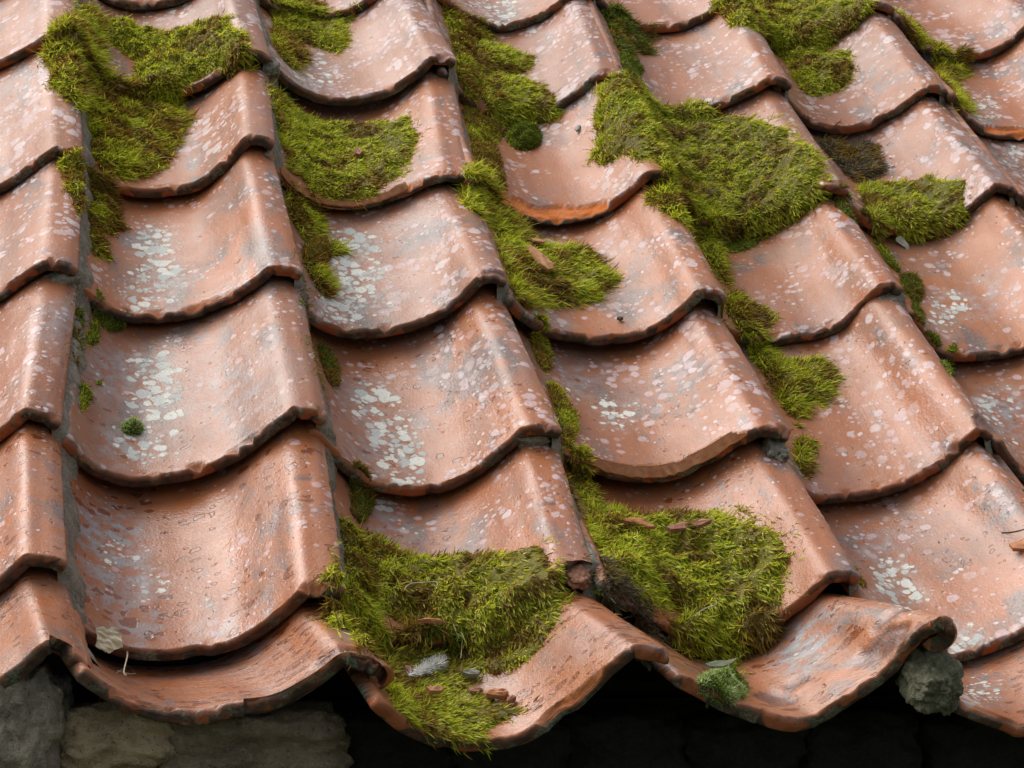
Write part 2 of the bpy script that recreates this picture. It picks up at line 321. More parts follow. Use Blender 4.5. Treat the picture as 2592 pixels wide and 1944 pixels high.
# flaked hollows on the face: x, distance up from the lip, half sizes, depth
HOLLOW = {'D0':[(-.52,.062,.016,.030,.0022),(-.20,.040,.015,.026,.0030),(-.10,.075,.022,.010,.0018),(-.42,.085,.010,.016,.0015)],
          'B0':[(-.14,.035,.020,.018,.0035),(-.07,.030,.015,.02,.003)], 'B1':[(-.10,.16,.012,.004,.0015)], 'C1':[(-.12,.12,.012,.005,.002)],
          'E2':[(-.03,.006,.012,.014,.003)], 'C3':[(-.05,.003,.016,.008,.003)]}
TILE_TINT = {}
LICH = []         # thick pale crust seen in the photo: x, y (photo px /2212 wide view), radius px, strength
for a in [(330,525,55,.9),(345,600,60,1),(300,640,45,.7),(330,800,55,1),(340,870,60,1),(300,950,60,.9),(370,960,40,.7),
          (760,540,60,1),(770,600,65,1),(740,660,55,.9),(820,640,40,.5),(810,870,55,.9),(850,930,60,1),(870,990,55,1),(860,1030,50,.8),
          (1330,890,45,.8),(1250,850,30,.5),(1930,1240,45,1),(1955,1285,45,1),(1935,1270,50,.8),(835,1092,22,1),(870,1170,45,.45),(2130,1490,40,.8),(2100,1510,30,.7),
          (2050,665,45,.8),(2040,700,40,.6),(2150,880,60,.55),(2170,960,50,.45),(680,155,60,.5),(700,190,50,.4),(390,20,40,.4),(2120,240,40,.7),(2190,340,40,.6),
          (330,1270,50,.5),(455,1300,20,.7),(240,1210,60,.45),(1740,1400,60,.3),(1150,690,30,.6),(1070,25,60,.7),(1870,1000,40,.3),(280,1200,60,.4),(2080,1385,45,.9)]:
    LICH.append(a)
GREY = [(230,800,70,.8),(260,960,60,.6),(220,1150,80,1),(250,1250,80,.9),(300,1340,60,.7),(640,170,60,.8),(620,150,40,.6),(760,860,50,.5),(780,980,60,.5),(840,1140,45,.8),
        (1250,800,60,.6),(1740,1380,50,1),(1720,1420,50,.9),(1780,1340,40,.7),(1880,1180,60,.6),(2160,350,50,.7),(2170,900,60,.7),(1850,330,60,.4),(880,480,80,.4),(500,1390,80,.6),(270,1380,60,.8),
        (520,830,80,.5),(140,700,60,.5),(720,600,50,.5),(1640,70,40,.5),(1560,150,60,.4),(1200,700,40,.7),(2130,640,60,.5),(660,620,60,.4)]
def noise1(x, seed, f): return np.array([noise.noise(Vector((v*f, seed*5.3, .7))) for v in x])

ROWS = {0:(0,7),1:(0,7),2:(0,7),3:(0,7),4:(0,7),5:(0,7)}
TILES = {}
def tile_list():
    r = []
    for c in range(7):
        for j in range(0, 7+(c > 2)): 
            if c == 6 and j in (0,): continue
            r.append((c, j))
    return r+[(7,6),(7,5),(7,4)]
ALL = tile_list()
SURF = {}
def surface(c, j):
    """top face of a tile: grid [u, v, 3], v runs from the hidden head to the lip"""
    P = lip(c, j); Q = lip(c, j+1)-np.array([0,0,THK+GAPS.get(chr(65+c)+str(j+1), GAP)])
    if j == 0: Q[:,2] -= .002
    S = P[:,None,:]+(Q-P)[:,None,:]*VS[None,:,None]
    return S
def normals(S):
    du = np.gradient(S, axis=0); dv = np.gradient(S, axis=1)
    n = np.cross(du, -dv); n *= np.sign(n[...,2:3]); return n/np.linalg.norm(n, axis=-1, keepdims=True)
def splat(pts, spec, lim=1.0):
    """strength at projected tile points of marks given in view px"""
    out = np.zeros(len(pts)); Y = pts@RC.T+TC
    x = (1296+F*Y[:,0]/Y[:,2])*.8534; y = (972+F*Y[:,1]/Y[:,2])*.8534
    for a, b, r, s in spec:
        d = np.sqrt((x-a)**2+((y-b)*1.25)**2)/r
        out = np.maximum(out, s*np.clip(1.55-d, 0, 1))
    return np.minimum(out, lim)
def build_tile(c, j):
    key = chr(65+c)+str(j); seed = c*11.0+j*1.7+1; r = random.Random('t'+key)
    S = surface(c, j); nu, nv = S.shape[:2]
    # ragged lip: pull the last rows back a little, differently along the lip
    x = XS
    rag = .0012*noise1(x, seed, 10)+.0005*noise1(x, seed+3, 60)+.0040*np.clip((noise1(x, seed+5, 9)-.22)*9, 0, 1)*(.6+.6*noise1(x, seed+6, 50))
    if key == 'C1': rag = rag+np.clip((x+.17)/.17, 0, 1)**.6*.030*(1+.25*noise1(x, 4, 40))
    if key == 'B0': rag = rag+np.where((x > -.47), .006, 0)+np.clip((x+.2)/.2,0,1)*.004*noise1(x,9,30)
    if key == 'A0': rag = rag+np.where((x > -.13)&(x < -.05), .006, 0)
    if key == 'E3': rag = rag+np.clip(1-np.abs(x+.2)/.05, 0, 1)*.004
    if j == 0: rag = rag*1.8
    t = np.clip(1-VS/.16, 0, 1)
    d = S[:,-2]-S[:,-1]; up = d/np.linalg.norm(d, axis=1, keepdims=True)
    S = S+up[:,None,:]*(rag[:,None]*t[None]**3)[...,None]
    N = normals(S)
    flat = S.reshape(-1,3)
    low = nz(flat*np.array([1,.6,1]), 16, seed, 2)*.0011+nz(flat*np.array([1,.35,1]), 70, seed, 2)*.00025
    disp = low.reshape(nu, nv)
    ylip = VS[None]*GAUGE+0*x[:,None]                     # metres up from the lip
    fresh = np.zeros((nu, nv)); worn = np.zeros((nu, nv))
    for a, b, depth, dn in SPALL.get(key, []):
        ed = depth*(1+.45*noise1(x, seed+8, 11)+.25*noise1(x, seed+9, 35))
        w = np.clip((x-a)/.06, 0, 1)*np.clip((b-x)/.10, 0, 1); ed = ed*np.sqrt(w)
        m = np.clip((ed[:,None]-ylip)/.0022, 0, 1)
        lay = nz(flat*np.array([.6,1.6,1]), 90, seed+2, 2).reshape(nu, nv)
        disp -= m*(dn*(.55+.45*np.clip(1-ylip/np.maximum(ed[:,None],1e-4),0,1))+.0009*lay); fresh = np.maximum(fresh, m*(1.0 if key in ('D4','D2','G5','C4') else .5))
    for hx, hy, rx, ry_, dep in HOLLOW.get(key, []):
        q = np.sqrt(((x[:,None]-hx)*W/rx)**2+((ylip-hy)/ry_)**2)+.38*nz(flat, 55, seed+4, 3).reshape(nu, nv)
        m = np.clip((1-q)/.14, 0, 1); disp -= m*dep*(1+.3*nz(flat, 130, seed+6, 2).reshape(nu, nv)); worn = np.maximum(worn, m)
    # small chips along the lip
    ch = np.maximum(0, nz(flat, 75, seed+7, 2).reshape(nu, nv)-.22)*np.clip(1-ylip/.008, 0, 1); disp -= ch*.013; fresh = np.maximum(fresh, np.clip(ch*9-.9, 0, .35))
    top = S+N*disp[...,None]
    bot = S-N*THK
    V = [top.reshape(-1,3), bot.reshape(-1,3)]
    faces = [grid_faces(nu, nv)[:, ::-1], grid_faces(nu, nv, nu*nv)]
    base = 2*nu*nv
    # rounded rim along left side, lip and right side
    rim = [(i, nv-1) for i in range(nu)]+[(nu-1, k) for k in range(nv-2, -1, -1)]
    rim = [(0, k) for k in range(0, nv-1)]+rim
    fr = [.03,.14,.4,.6,.84,.97]; bul = [.45,.8,1.0,1,.9,.4]
    ring = []
    for i, k in rim:
        o = np.zeros(3)
        if k == nv-1: o += -up[i]
        if i == nu-1: o += (S[-1,k]-S[-2,k])/np.linalg.norm(S[-1,k]-S[-2,k])
        if i == 0: o += (S[0,k]-S[1,k])/np.linalg.norm(S[0,k]-S[1,k])
        o /= np.linalg.norm(o); a, b = top[i,k], bot[i,k]
        rad = .0017 if k == nv-1 and i < nu-3 else .004
        ring.append([a+(b-a)*f+o*rad*u for f, u in zip(fr, bul)])
    ring = np.array(ring); m = len(rim); nr = len(fr)
    rf = ring.reshape(-1,3); rf = rf+nz(rf, 120, seed+11, 3)[:,None]*np.array([.0005,-.0012,.0007])
    V.append(rf)
    idx = np.array([i*nv+k for i, k in rim])
    full = np.concatenate([idx[:,None], base+np.arange(m*nr).reshape(m, nr), idx[:,None]+nu*nv], 1)
    q = np.stack([full[:-1,:-1], full[1:,:-1], full[1:,1:], full[:-1,1:]], -1).reshape(-1,4)
    faces.append(q[:, ::-1])
    V = np.concatenate(V); faces = np.concatenate(faces)
    arc = np.concatenate([[0], np.cumsum(np.linalg.norm(np.diff(S[:,-1], axis=0), axis=1))])
    tcg = np.stack([np.repeat(arc, nv), ylip.ravel()-.0*arc.repeat(nv), np.full(nu*nv, seed)], 1)
    tcr = tcg[np.repeat(idx, nr)]+np.stack([np.zeros(m*nr), -np.tile(np.array(fr)*THK, m), np.full(m*nr, 0)], 1)
    tc = np.concatenate([tcg, tcg+np.array([.5,0,.3]), tcr])
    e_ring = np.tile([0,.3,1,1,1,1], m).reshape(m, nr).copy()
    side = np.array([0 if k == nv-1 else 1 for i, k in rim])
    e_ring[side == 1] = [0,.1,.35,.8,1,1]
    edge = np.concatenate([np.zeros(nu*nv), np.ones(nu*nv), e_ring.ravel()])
    fr_r = np.zeros(m*nr)
    fresh_a = np.concatenate([fresh.ravel(), np.zeros(nu*nv), fr_r])
    li = splat(V[:nu*nv], LICH); gr = splat(V[:nu*nv], GREY)
    pad = np.zeros(len(V)-nu*nv)
    r1 = r.uniform(.15,.9); 
    pink = min(1, max(0, .06+.12*j+r.uniform(-.2,.2)))
    dens = TILE_DENS.get(key, min(1, .42+.09*j+r.uniform(-.1,.1)))
    wet = TILE_WET.get(key, max(.12, .62-.14*j+r.uniform(-.1,.1)))
    tint = np.tile([pink, dens, wet], (len(V),1))
    fire = np.tile(FIRE.get(key, (r.uniform(0,.35), r.uniform(.1,.5), r.uniform(.5,.95))), (len(V),1))
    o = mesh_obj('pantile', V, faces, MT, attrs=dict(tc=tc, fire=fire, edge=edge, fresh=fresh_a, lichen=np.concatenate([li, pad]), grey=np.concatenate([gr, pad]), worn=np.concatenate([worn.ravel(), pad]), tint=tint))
    TILES[(c,j)] = o
    SURF[(c,j)] = top
    tag(o, LABEL.get(key, 'clay roof tile'), 'roof tile', 'clay roof tiles laid in courses')
    return o, top, bot
FIRE = {'A0':(0,.5,.7),'A1':(0,.8,.7),'A2':(.15,.5,.55),'A3':(.2,.5,.65),'B0':(.05,.55,.65),'B1':(.05,.6,.7),'B2':(.25,.3,.5),'B3':(.05,.55,.8),'B4':(.05,.4,.75),'C0':(0,.5,.7),'C1':(.1,.55,.75),
        'C2':(.05,.55,.8),'C3':(.3,.25,.75),'C4':(.05,.3,.8),'C5':(.4,.1,.75),'D0':(.2,.2,.85),'D1':(.15,.5,.65),'D2':(.25,.45,.7),'D3':(.05,.35,.95),'D4':(.05,.35,.95),'E1':(.15,.45,.75),'E2':(.15,.35,.85),'E3':(0,.15,1),'F3':(0,.3,.95),'F4':(.35,.2,.7)}
TILE_DENS = {'B0':.15,'C0':.12,'D0':.15,'E0':.3,'A0':.35,'A1':.45,'B1':.5,'C1':.6,'D1':.45,'C5':.95,'E5':.75,'E6':.8,'G6':.9,'F4':.85,'D3':.75,'C3':.85,'D2':.75,'E2':.7,'B3':.6}
TILE_WET = {'B0':1,'C0':1,'D0':.9,'E0':.85,'A1':.75,'B1':.8,'C1':.6,'D1':.5,'C2':.55,'A0':.7,'B2':.5,'A2':.6,'D2':.45}
LABEL = {
'A0':'chipped eave tile at the left end, its roll hanging over grey wall stones',
'A1':'smooth reddish tile with lilac specks directly above the left end eave tile',
'A2':'left edge tile with a white scuffed patch on its roll, beside bare grey mortar',
'A3':'left edge tile with mortar showing under its roll, beside the hanging brown moss',
'A4':'left edge tile beside the large moss sheet, white dots along its roll',
'A5':'left edge tile under whose lip the largest moss sheet of the left joint begins',
'A6':'topmost tile of the left edge column, just reaching the top left corner',
'B0':'broken eave tile with jagged lip and many wet orange pits above brown wall stones',
'B1':'big tile with bluish grey stains at left, directly above the dry leaf',
'B2':'tile carrying the tiny round green moss cushion among white lichen',
'B3':'tile with white lichen in its hollow, directly above the tiny cushion tile',
'B4':'tile half covered on its left by the large moss sheet of the left joint',
'B5':'tile near the top with a thick moss mound overhanging its lip',
'B6':'tile at the top edge between the left and centre joints, above the moss mound tile',
'C0':'eave tile holding the white feather and orange chips on its moss',
'C1':'tile with a cracked broken corner and the widest moss band along its lip',
'C2':'tile with a long white lichen trail in its hollow, above the cracked corner tile',
'C3':'tile whose hollow is crusted with pale lichen beside a rounded brown cushion',
'C4':'tile with a flaking layered lip beneath a wide square moss mat',
'C5':'tile densely dotted with white lichen spots near the top, greyish lower left',
'C6':'tile of which only the lip shows at the top edge, above the densely dotted tile',
'D0':'eave tile with a curled roll end, flaked hollows and a grey stain on its face',
'D1':'tile under the moss mat holding two reddish tile shards',
'D2':'tile with a thin orange flaked lip above the moss mat with shards',
'D3':'tile with a moss tongue carrying an orange splinter',
'D4':'tile with a broad bright orange spalled lip, near the dark green moss ball',
'D5':'tile crossed by two pointed moss tufts from its left joint',
'D6':'pale whitish tile lip at the top edge between two mossy joints',
'D7':'tile above the pale whitish lip at the top edge',
'E0':'eave tile at the bottom right corner with white crust beside the mortar lump',
'E1':'large tile with chalk white lichen cluster, right of the curled eave tile',
'E2':'large tile with a brown chipped roll end and a fan moss tuft at left',
'E3':'smooth pale orange tile whose roll shelters a twist of grey mortar',
'E4':'tile almost wholly covered by the biggest moss mat right of centre',
'E5':'pinkish tile with a grey rim and a dark dry moss tuft at its left',
'E6':'tile with a rounded dotted lip at the top edge, left of the top moss cascade',
'E7':'tile above the rounded dotted lip at the top edge',
'F1':'tile at the right edge, next below the one with greenish white crust',
'F2':'tile at right edge with greenish white crust and a wide grey margin',
'F3':'right hand tile with white crust spots, below the moss holding a pale withered leaf',
'F4':'tile with grey streaks and a toothed moss band along its lip, upper right',
'F5':'clean pinkish tile beside the moss cascade at the upper right',
'F6':'tile under the top of the moss cascade at the upper right edge',
'F7':'tile above the moss cascade tile at the top edge',
'F0':'eave tile next right of the corner tile with white crust',
'G1':'tile past the right edge, above the right end of the eave',
'G2':'tile past the right edge, beside the tile with greenish white crust',
'G3':'tile at the right edge beside the white crust spots under the withered leaf',
'G4':'tile at the right edge with bluish grey crust, below the orange flaked lip',
'G5':'right edge tile with an orange flaked lip',
'G6':'dotted tile with a broad round lip in the top right corner',
'G7':'tile above the dotted one in the top right corner',
'H4':'far right tile below the two in the right edge column',
'H5':'far right tile beside the orange flaked lip',
'H6':'far right tile whose edge touches the top right corner',
}
allV = []; allF = []; nb = 0; BOT = {}
for c, j in ALL:
    o, top, bot = build_tile(c, j); BOT[(c,j)] = bot
    nu, nv = top.shape[:2]
    for part in (top, bot):
        allV.append(part.reshape(-1,3)); allF.append(grid_faces(nu, nv, nb)); nb += nu*nv
    # lip face closes the gap between both
    a = nb-2*nu*nv+np.arange(nu)*nv+nv-1; b = a+nu*nv
    allF.append(np.stack([a[:-1], a[1:], b[1:], b[:-1]], 1))
    a = nb-2*nu*nv+(nu-1)*nv+np.arange(nv); b = a+nu*nv
    allF.append(np.stack([a[:-1], a[1:], b[1:], b[:-1]], 1))
RV = np.concatenate(allV); RF = np.concatenate(allF)
ROOF = BVHTree.FromPolygons([tuple(v) for v in RV], [tuple(int(q) for q in f) for f in RF])
def hit_px(p):
    d = ray(p); h = ROOF.ray_cast(Vector(EYE), Vector(d))
    if h[0] is not None and h[0][2] > -.13: return np.array(h[0])
    k = (-.045-EYE[2])/d[2]; q = ROOF.find_nearest(Vector(EYE+d*k)); return np.array(q[0])
def hits(P): return np.array([hit_px(p) for p in P])
def height(s, t, up=.3):
    h = ROOF.ray_cast(Vector((s, t, up)), Vector((0,0,-1)))
    return h[0][2] if h[0] is not None else float('nan')
# ------------------------------------------------------------------ mortar bedded in the joints between the columns
def tip_line(c):
    """right end of column c's roll, from the eave up: (t, s, n)"""
    pts = []
    for j in range(0, 8):
        if (c, j) not in SURF: continue
        e = SURF[(c,j)][-1]                       # v from head to lip
        m = (VS <= 1.0)
        for p in e[m][::-1]: pts.append(p)
    pts = np.array(pts); return pts[np.argsort(pts[:,1])]
def mortar_joint(c, wid, label):
    P = tip_line(c); t = np.arange(max(P[0,1], SURF[(c+1,0)][0,-1,1] if (c+1,0) in SURF else -9)+.03, P[-1,1]-.002, .0035)
    s = np.interp(t, P[:,1], P[:,0]); n = np.interp(t, P[:,1], P[:,2])
    # where a lip steps, the upper tile's end is the one seen
    seed = c*3.3+1
    w = wid*(1+.45*np.array([noise.fractal(Vector((v*18, seed, 0)), 1, 2, 3) for v in t]))
    K = 9; V = np.zeros((len(t), K, 3))
    for i in range(len(t)):
        zr = height(s[i]+w[i]+.001, t[i], n[i]-.004)
        if not zr == zr: zr = n[i]-.02
        zl = n[i]-.0025
        for k in range(K):
            f = k/(K-1)
            z = zl+(zr-zl)*(f**1.4)+.0025*math.sin(f*math.pi)
            if k == K-1: z -= .004
            V[i,k] = (s[i]-.006+(w[i]+.006)*f, t[i], z)
    # smooth along the joint
    for _ in range(2): V[1:-1,:,2] = .25*V[:-2,:,2]+.5*V[1:-1,:,2]+.25*V[2:,:,2]
    R = V.reshape(-1,3); e = nz(R, 110, seed, 4)*.0016+nz(R, 35, seed+1, 2)*.0014
    R[:,2] += e; R[:,0] += e*.8
    o = mesh_obj('mortar_joint', R, grid_faces(len(t), K)[:, ::-1], MORTAR)
    tag(o, label, 'mortar', 'mortar in the joints between the tile columns'); return o
def rock(name, cen, size, mat, seed, parent=None, rough=.16, roof=True, div=14, power=3.2, f=2.0):
    bm = bmesh.new(); bmesh.ops.create_cube(bm, size=2); bmesh.ops.subdivide_edges(bm, edges=bm.edges, cuts=div, use_grid_fill=True)
    V = np.array([v.co for v in bm.verts]); bm.verts.index_update(); Fc = [tuple(v.index for v in f_.verts) for f_ in bm.faces]; bm.free()
    r = (np.abs(V)**power).sum(1)**(1/power); V = V/r[:,None]
    V = V*(1+rough*nz(V, f*.5, seed, 2)+rough*.45*nz(V, f*1.6, seed+2, 4))[:,None]
    V = V*np.array(size)/2+np.array(cen)
    return mesh_obj(name, V, np.array(Fc), mat, parent, roof=roof)
mortar_joint(0, .015, 'bare grey mortar strip in the leftmost joint, right of the left edge column')
mortar_joint(1, .013, 'grey mortar strip in the second joint, left of the tiles with white lichen trails')
mortar_joint(2, .009, 'mossy mortar strip in the joint left of the tile with the orange spalled lip')
mortar_joint(3, .006, 'mossy mortar strip in the joint running down to the moss mat with shards')
mortar_joint(4, .006, 'narrow mortar strip in the joint below the pale withered leaf')
mortar_joint(5, .006, 'narrow mortar strip in the joint right of the toothed moss band')
def plug(c, j, label, ds=-.018, size=(.026,.016,.016), dt=.004, dn=0):
    e = SURF[(c,j)][-1,-1]
    rock('mortar_lump', (e[0]+ds, e[1]+dt, e[2]-THK-.006+dn), size, MORTAR, c*5+j, rough=.3, f=3)
    tag(bpy.data.objects[-1] if False else col.objects[-1], label, 'mortar lump', 'mortar lumps under the tile rolls')
plug(0,3,'grey mortar lump under a roll at left, next to the hanging brown moss', -.012,(.03,.02,.02))
plug(0,2,'mortar lump filling the roll end of the left edge tile with the white scuff', -.02,(.026,.014,.012))
plug(2,2,'mortar filling the roll end above the cracked corner tile', -.022,(.030,.012,.014))
plug(4,3,'twisted grey mortar squeezed from under the smooth pale orange tile', -.010,(.030,.034,.022),.000,-.002)
plug(3,2,'dark mortar lump below the roll of the thin orange flaked tile', -.008,(.02,.03,.02),-.004)
plug(1,5,'mortar lump in the left joint beside the overhanging moss mound', .004,(.018,.022,.016))

# ------------------------------------------------------------------ moss
GREEN = np.array([[.54,.57,.030],[.78,.76,.085],[.34,.41,.022]])
BROWN = np.array([[.29,.175,.028],[.40,.27,.045],[.17,.10,.02]])
DARK = np.array([[.15,.21,.022],[.22,.29,.03],[.10,.12,.02]])
DRY = np.array([[.16,.125,.075],[.10,.075,.04],[.22,.19,.12]])
GREYG = np.array([[.40,.54,.14],[.28,.42,.08],[.60,.68,.38]])
MIXES = {'bright':(GREEN,BROWN,.27),'olive':(GREEN,BROWN,.55),'brown':(BROWN,GREEN,.3),'dark':(DARK,GREEN,.18),'dry':(DRY,BROWN,.35),'darkbrown':(DARK,BROWN,.6),'hoary':(GREYG,DARK,.3)}
def inside(S, T, P):
    x, y = P[:,0], P[:,1]; x2, y2 = np.roll(x,-1), np.roll(y,-1)
    r = np.zeros(S.shape, bool)
    for a, b, c_, d_ in zip(x, y, x2, y2):
        m = ((b > T) != (d_ > T))
        if b != d_: r ^= m & (S < (c_-a)*(T-b)/(d_-b)+a)
    return r
def edge_dist(S, T, P):
    d = np.full(S.shape, 9.0)
    for a, b in zip(P, np.roll(P,-1,0)):
        v = b-a; l2 = (v*v).sum()+1e-12
        h = np.clip(((S-a[0])*v[0]+(T-a[1])*v[1])/l2, 0, 1)
        d = np.minimum(d, np.hypot(S-a[0]-h*v[0], T-a[1]-h*v[1]))
    return d
def blur(Z, k):
    for _ in range(k):
        Zp = np.pad(Z, 1, mode='edge'); Z = (Zp[:-2,1:-1]+Zp[2:,1:-1]+Zp[1:-1,:-2]+Zp[1:-1,2:]+2*Zp[1:-1,1:-1])/6
    return Z
nstr = 0
def seam_moss(P, label): return moss(None, label, 'darkbrown', .005, (.2,-.6), L=.004, wdt=.001, P=P)
def moss(poly, label, mixn='bright', h=.010, flow=(.75,-.1), L=.0058, wdt=.0012, dens=1.0, name='moss_clump', tight=False, hang=0.0, P=None):
    global nstr
    # follow the outline over the tiles
    pts = []
    if P is None:
        for a, b in zip(poly, np.roll(poly,-1,0)):
            k = max(1, int(np.hypot(*(b-a))/14))
            for i in range(k): pts.append(a+(b-a)*i/k)
        P = hits(np.array(pts))[:,:2].copy()
    if hang >= .3: P[:,1] -= np.where(P[:,1] < np.median(P[:,1]), .007, 0)
    if pts and name != 'moss_cushion': P += np.array([[noise.noise(Vector((q[0]*.055, q[1]*.055, 3)))*.0030, noise.noise(Vector((q[0]*.055, q[1]*.055, 9)))*.0030] for q in pts])
    if tight:
        pass
    st = .0022; s0, t0 = P.min(0)-.012; s1, t1 = P.max(0)+.012
    sg = np.arange(s0, s1, st); tg = np.arange(t0, t1, st)
    Sg, Tg = np.meshgrid(sg, tg, indexing='ij')
    ins = inside(Sg, Tg, P); dist = np.where(ins, edge_dist(Sg, Tg, P), 0)
    zb = np.array([height(a, b) for a, b in zip(Sg.ravel(), Tg.ravel())]).reshape(Sg.shape)
    off = np.isnan(zb)                             # past the eave there is nothing to grow on
    if not hang: ins &= ~off; dist = np.where(ins, dist, 0)
    for i in range(zb.shape[1]-2, -1, -1): zb[:,i] = np.where(np.isnan(zb[:,i]), zb[:,i+1], zb[:,i])
    zb = np.where(np.isnan(zb), -.06, zb)
    up = np.maximum(blur(zb, 6), zb) if not tight else np.maximum(blur(zb, 2), zb)
    if hang:                                      # moss that hangs over a lip keeps its thickness below it
        zd = zb.copy()
        for i in range(1, 7):
            sh_ = np.full(zb.shape, -9.); sh_[:,:-i] = zb[:,i:]; zd = np.maximum(zd, np.where(ins, sh_-.0011*i, -9))
        cnt = np.zeros(zb.shape, int)
        for i in range(zb.shape[1]-2, -1, -1): cnt[:,i] = np.where(off[:,i], cnt[:,i+1]+1, 0)
        far = cnt > (5 if hang >= .3 else 2); ins &= ~far; dist = np.where(ins, dist, 0); zd = np.where(off, zb-.0022*cnt, zd); zb = np.where(off, zd, zb)
        up = np.maximum(blur(zd, 4), zb)
    seed = len(label)*.37+P[0,0]*31
    lump = np.array([noise.fractal(Vector((a*55, b*55, seed)), .9, 2.1, 3) for a, b in zip(Sg.ravel(), Tg.ravel())]).reshape(Sg.shape)
    fine = np.array([noise.noise(Vector((a*150, b*150, seed))) for a, b in zip(Sg.ravel(), Tg.ravel())]).reshape(Sg.shape)
    prof = h*(1-np.exp(-dist/(h*.6)))*np.clip(1+.6*lump+.38*fine, .15, 2)
    top = np.where(ins, up+prof-.0012, zb-.004)
    top = np.where(ins, top, zb-.004)
    mask = (blur(ins.astype(float), 1) > 0) & (ins | ~off)
    # ground mat of old growth
    idx = -np.ones(Sg.shape, int); idx[mask] = np.arange(mask.sum())
    V = np.stack([Sg[mask], Tg[mask], top[mask]], 1)
    q = np.stack([idx[:-1,:-1], idx[1:,:-1], idx[1:,1:], idx[:-1,1:]], -1).reshape(-1,4); q = q[(q >= 0).all(1)]
    A, Bc, frac = MIXES[mixn]
    bcol = np.tile(Bc.mean(0)*.35+A.mean(0)*.22, (len(V),1))
    bcol *= (1+.3*lump[mask])[:,None]
    # shoots
    gs, gt = np.gradient(top, st)
    area = ins.sum()*st*st
    slope = np.sqrt(1+gs**2+gt**2)
    w_ = (slope*ins).ravel(); w_ = w_/w_.sum()
    N = int(min(60000, dens*(slope*ins).sum()*st*st/1.2e-6*(1.6 if name == 'moss_cushion' else 1)))
    ci = rng.choice(len(w_), N, p=w_)
    if name != 'moss_cushion':                     # loose shoots thinning out over the bare clay
        do = np.where(ins | off, 9, edge_dist(Sg, Tg, P)); sp = np.exp(-do/.0026)*(do < .011)
        sp *= np.clip(np.array([noise.noise(Vector((a*90, b*90, seed+2))) for a, b in zip(Sg.ravel(), Tg.ravel())]).reshape(Sg.shape)+.25, 0, 1)
        if sp.sum() > 0:
            n2 = int(N*.07); c2 = rng.choice(sp.size, n2, p=(sp/sp.sum()).ravel()); ci = np.concatenate([ci, c2]); N += n2
            top = np.where(ins, top, zb)
    s = Sg.ravel()[ci]+rng.uniform(-.5,.5,N)*st; t = Tg.ravel()[ci]+rng.uniform(-.5,.5,N)*st
    z = top.ravel()[ci]-.0005; dd = dist.ravel()[ci]
    nn = np.stack([-gs.ravel()[ci], -gt.ravel()[ci], np.ones(N)], 1); nn /= np.linalg.norm(nn, axis=1)[:,None]
    gd = np.gradient(blur(dist, 3), st); ox, oy = -gd[0].ravel()[ci], -gd[1].ravel()[ci]
    lf = lump.ravel()[ci]
    fl = np.array([flow[0], flow[1], 0]); 
    swirl = np.stack([np.array([noise.noise(Vector((a*38,b*38,seed+4))) for a,b in zip(s,t)]), np.array([noise.noise(Vector((a*38,b*38,seed+9))) for a,b in zip(s,t)]), np.zeros(N)], 1)
    comb = np.array([noise.noise(Vector((a*22,b*22,seed+14))) for a,b in zip(s,t)])
    D = nn*rng.uniform(.2,.62,N)[:,None]+fl*(1.1+.5*comb[:,None])+swirl*.6+np.stack([ox,oy,0*ox],1)*np.where(dd < .005, .9, .3)[:,None]+rng.normal(0,.27,(N,3))
    if hang: D[:,1] -= hang*np.clip(-gt.ravel()[ci]*-1, 0, 1); D[:,2] -= hang*.6*np.clip(gt.ravel()[ci], 0, 2)
    if name == 'moss_cushion':
        D = nn*1.0+rng.normal(0,.5,(N,3)); L = L*.62; wdt = wdt*.85
    D /= np.linalg.norm(D, axis=1)[:,None]
    D[:,2] = np.maximum(D[:,2], -.6)
    Ln = L*rng.uniform(.5,1.25,N); Ln *= np.where(dd < .005, rng.uniform(.8,1.9,N), 1)
    root = np.stack([s,t,z],1)
    side = np.cross(D, nn*.8+rng.normal(0,.5,(N,3))); side /= np.linalg.norm(side, axis=1)[:,None]+1e-9
    bend = nn*rng.uniform(-.35,.15,N)[:,None]+rng.normal(0,.22,(N,3))
    taus = [0,.3,.62,1.0]; ws = [.55,1.0,.8,.08]
    pts = []
    for ta, wf in zip(taus, ws):
        cpt = root+D*(Ln*ta)[:,None]+bend*(Ln*ta*ta)[:,None]
        hw = side*(wdt*.5*wf*rng.uniform(.8,1.2,N))[:,None]
        pts += [cpt-hw, cpt+hw]
    SV = np.stack(pts, 1)                       # N,8,3
    b0 = len(V)+np.arange(N)[:,None]*8
    quad = np.concatenate([b0+np.array([k, k+1, k+3, k+2]) for k in (0,2,4)], 0)
    bp = np.array([noise.fractal(Vector((a*30, b*30, seed+7)), .9, 2.1, 2) for a, b in zip(s, t)])
    pick = rng.random(N) < np.clip(frac-.08+1.5*bp, .04, .96)
    ca = A[rng.integers(0,len(A),N)]; cb = Bc[rng.integers(0,len(Bc),N)]
    tipc = np.where(pick[:,None], cb, ca)*rng.uniform(.7,1.35,N)[:,None]
    rootc = tipc*.5+Bc.mean(0)*.35
    grad = np.array([.1,.1,.5,.5,1,1,1.6,1.6])
    SC = rootc[:,None,:]+(tipc-rootc)[:,None,:]*grad[None,:,None]
    SC = np.clip(SC, .004, .75)
    V2 = np.concatenate([V, SV.reshape(-1,3)]); C2 = np.concatenate([bcol, SC.reshape(-1,3)])
    o = mesh_obj(name, V2, np.concatenate([q, quad]), MM, attrs=dict(col=C2), smooth=True)
    tag(o, label, 'moss', 'moss growing on the tiles'); nstr += N
    return o
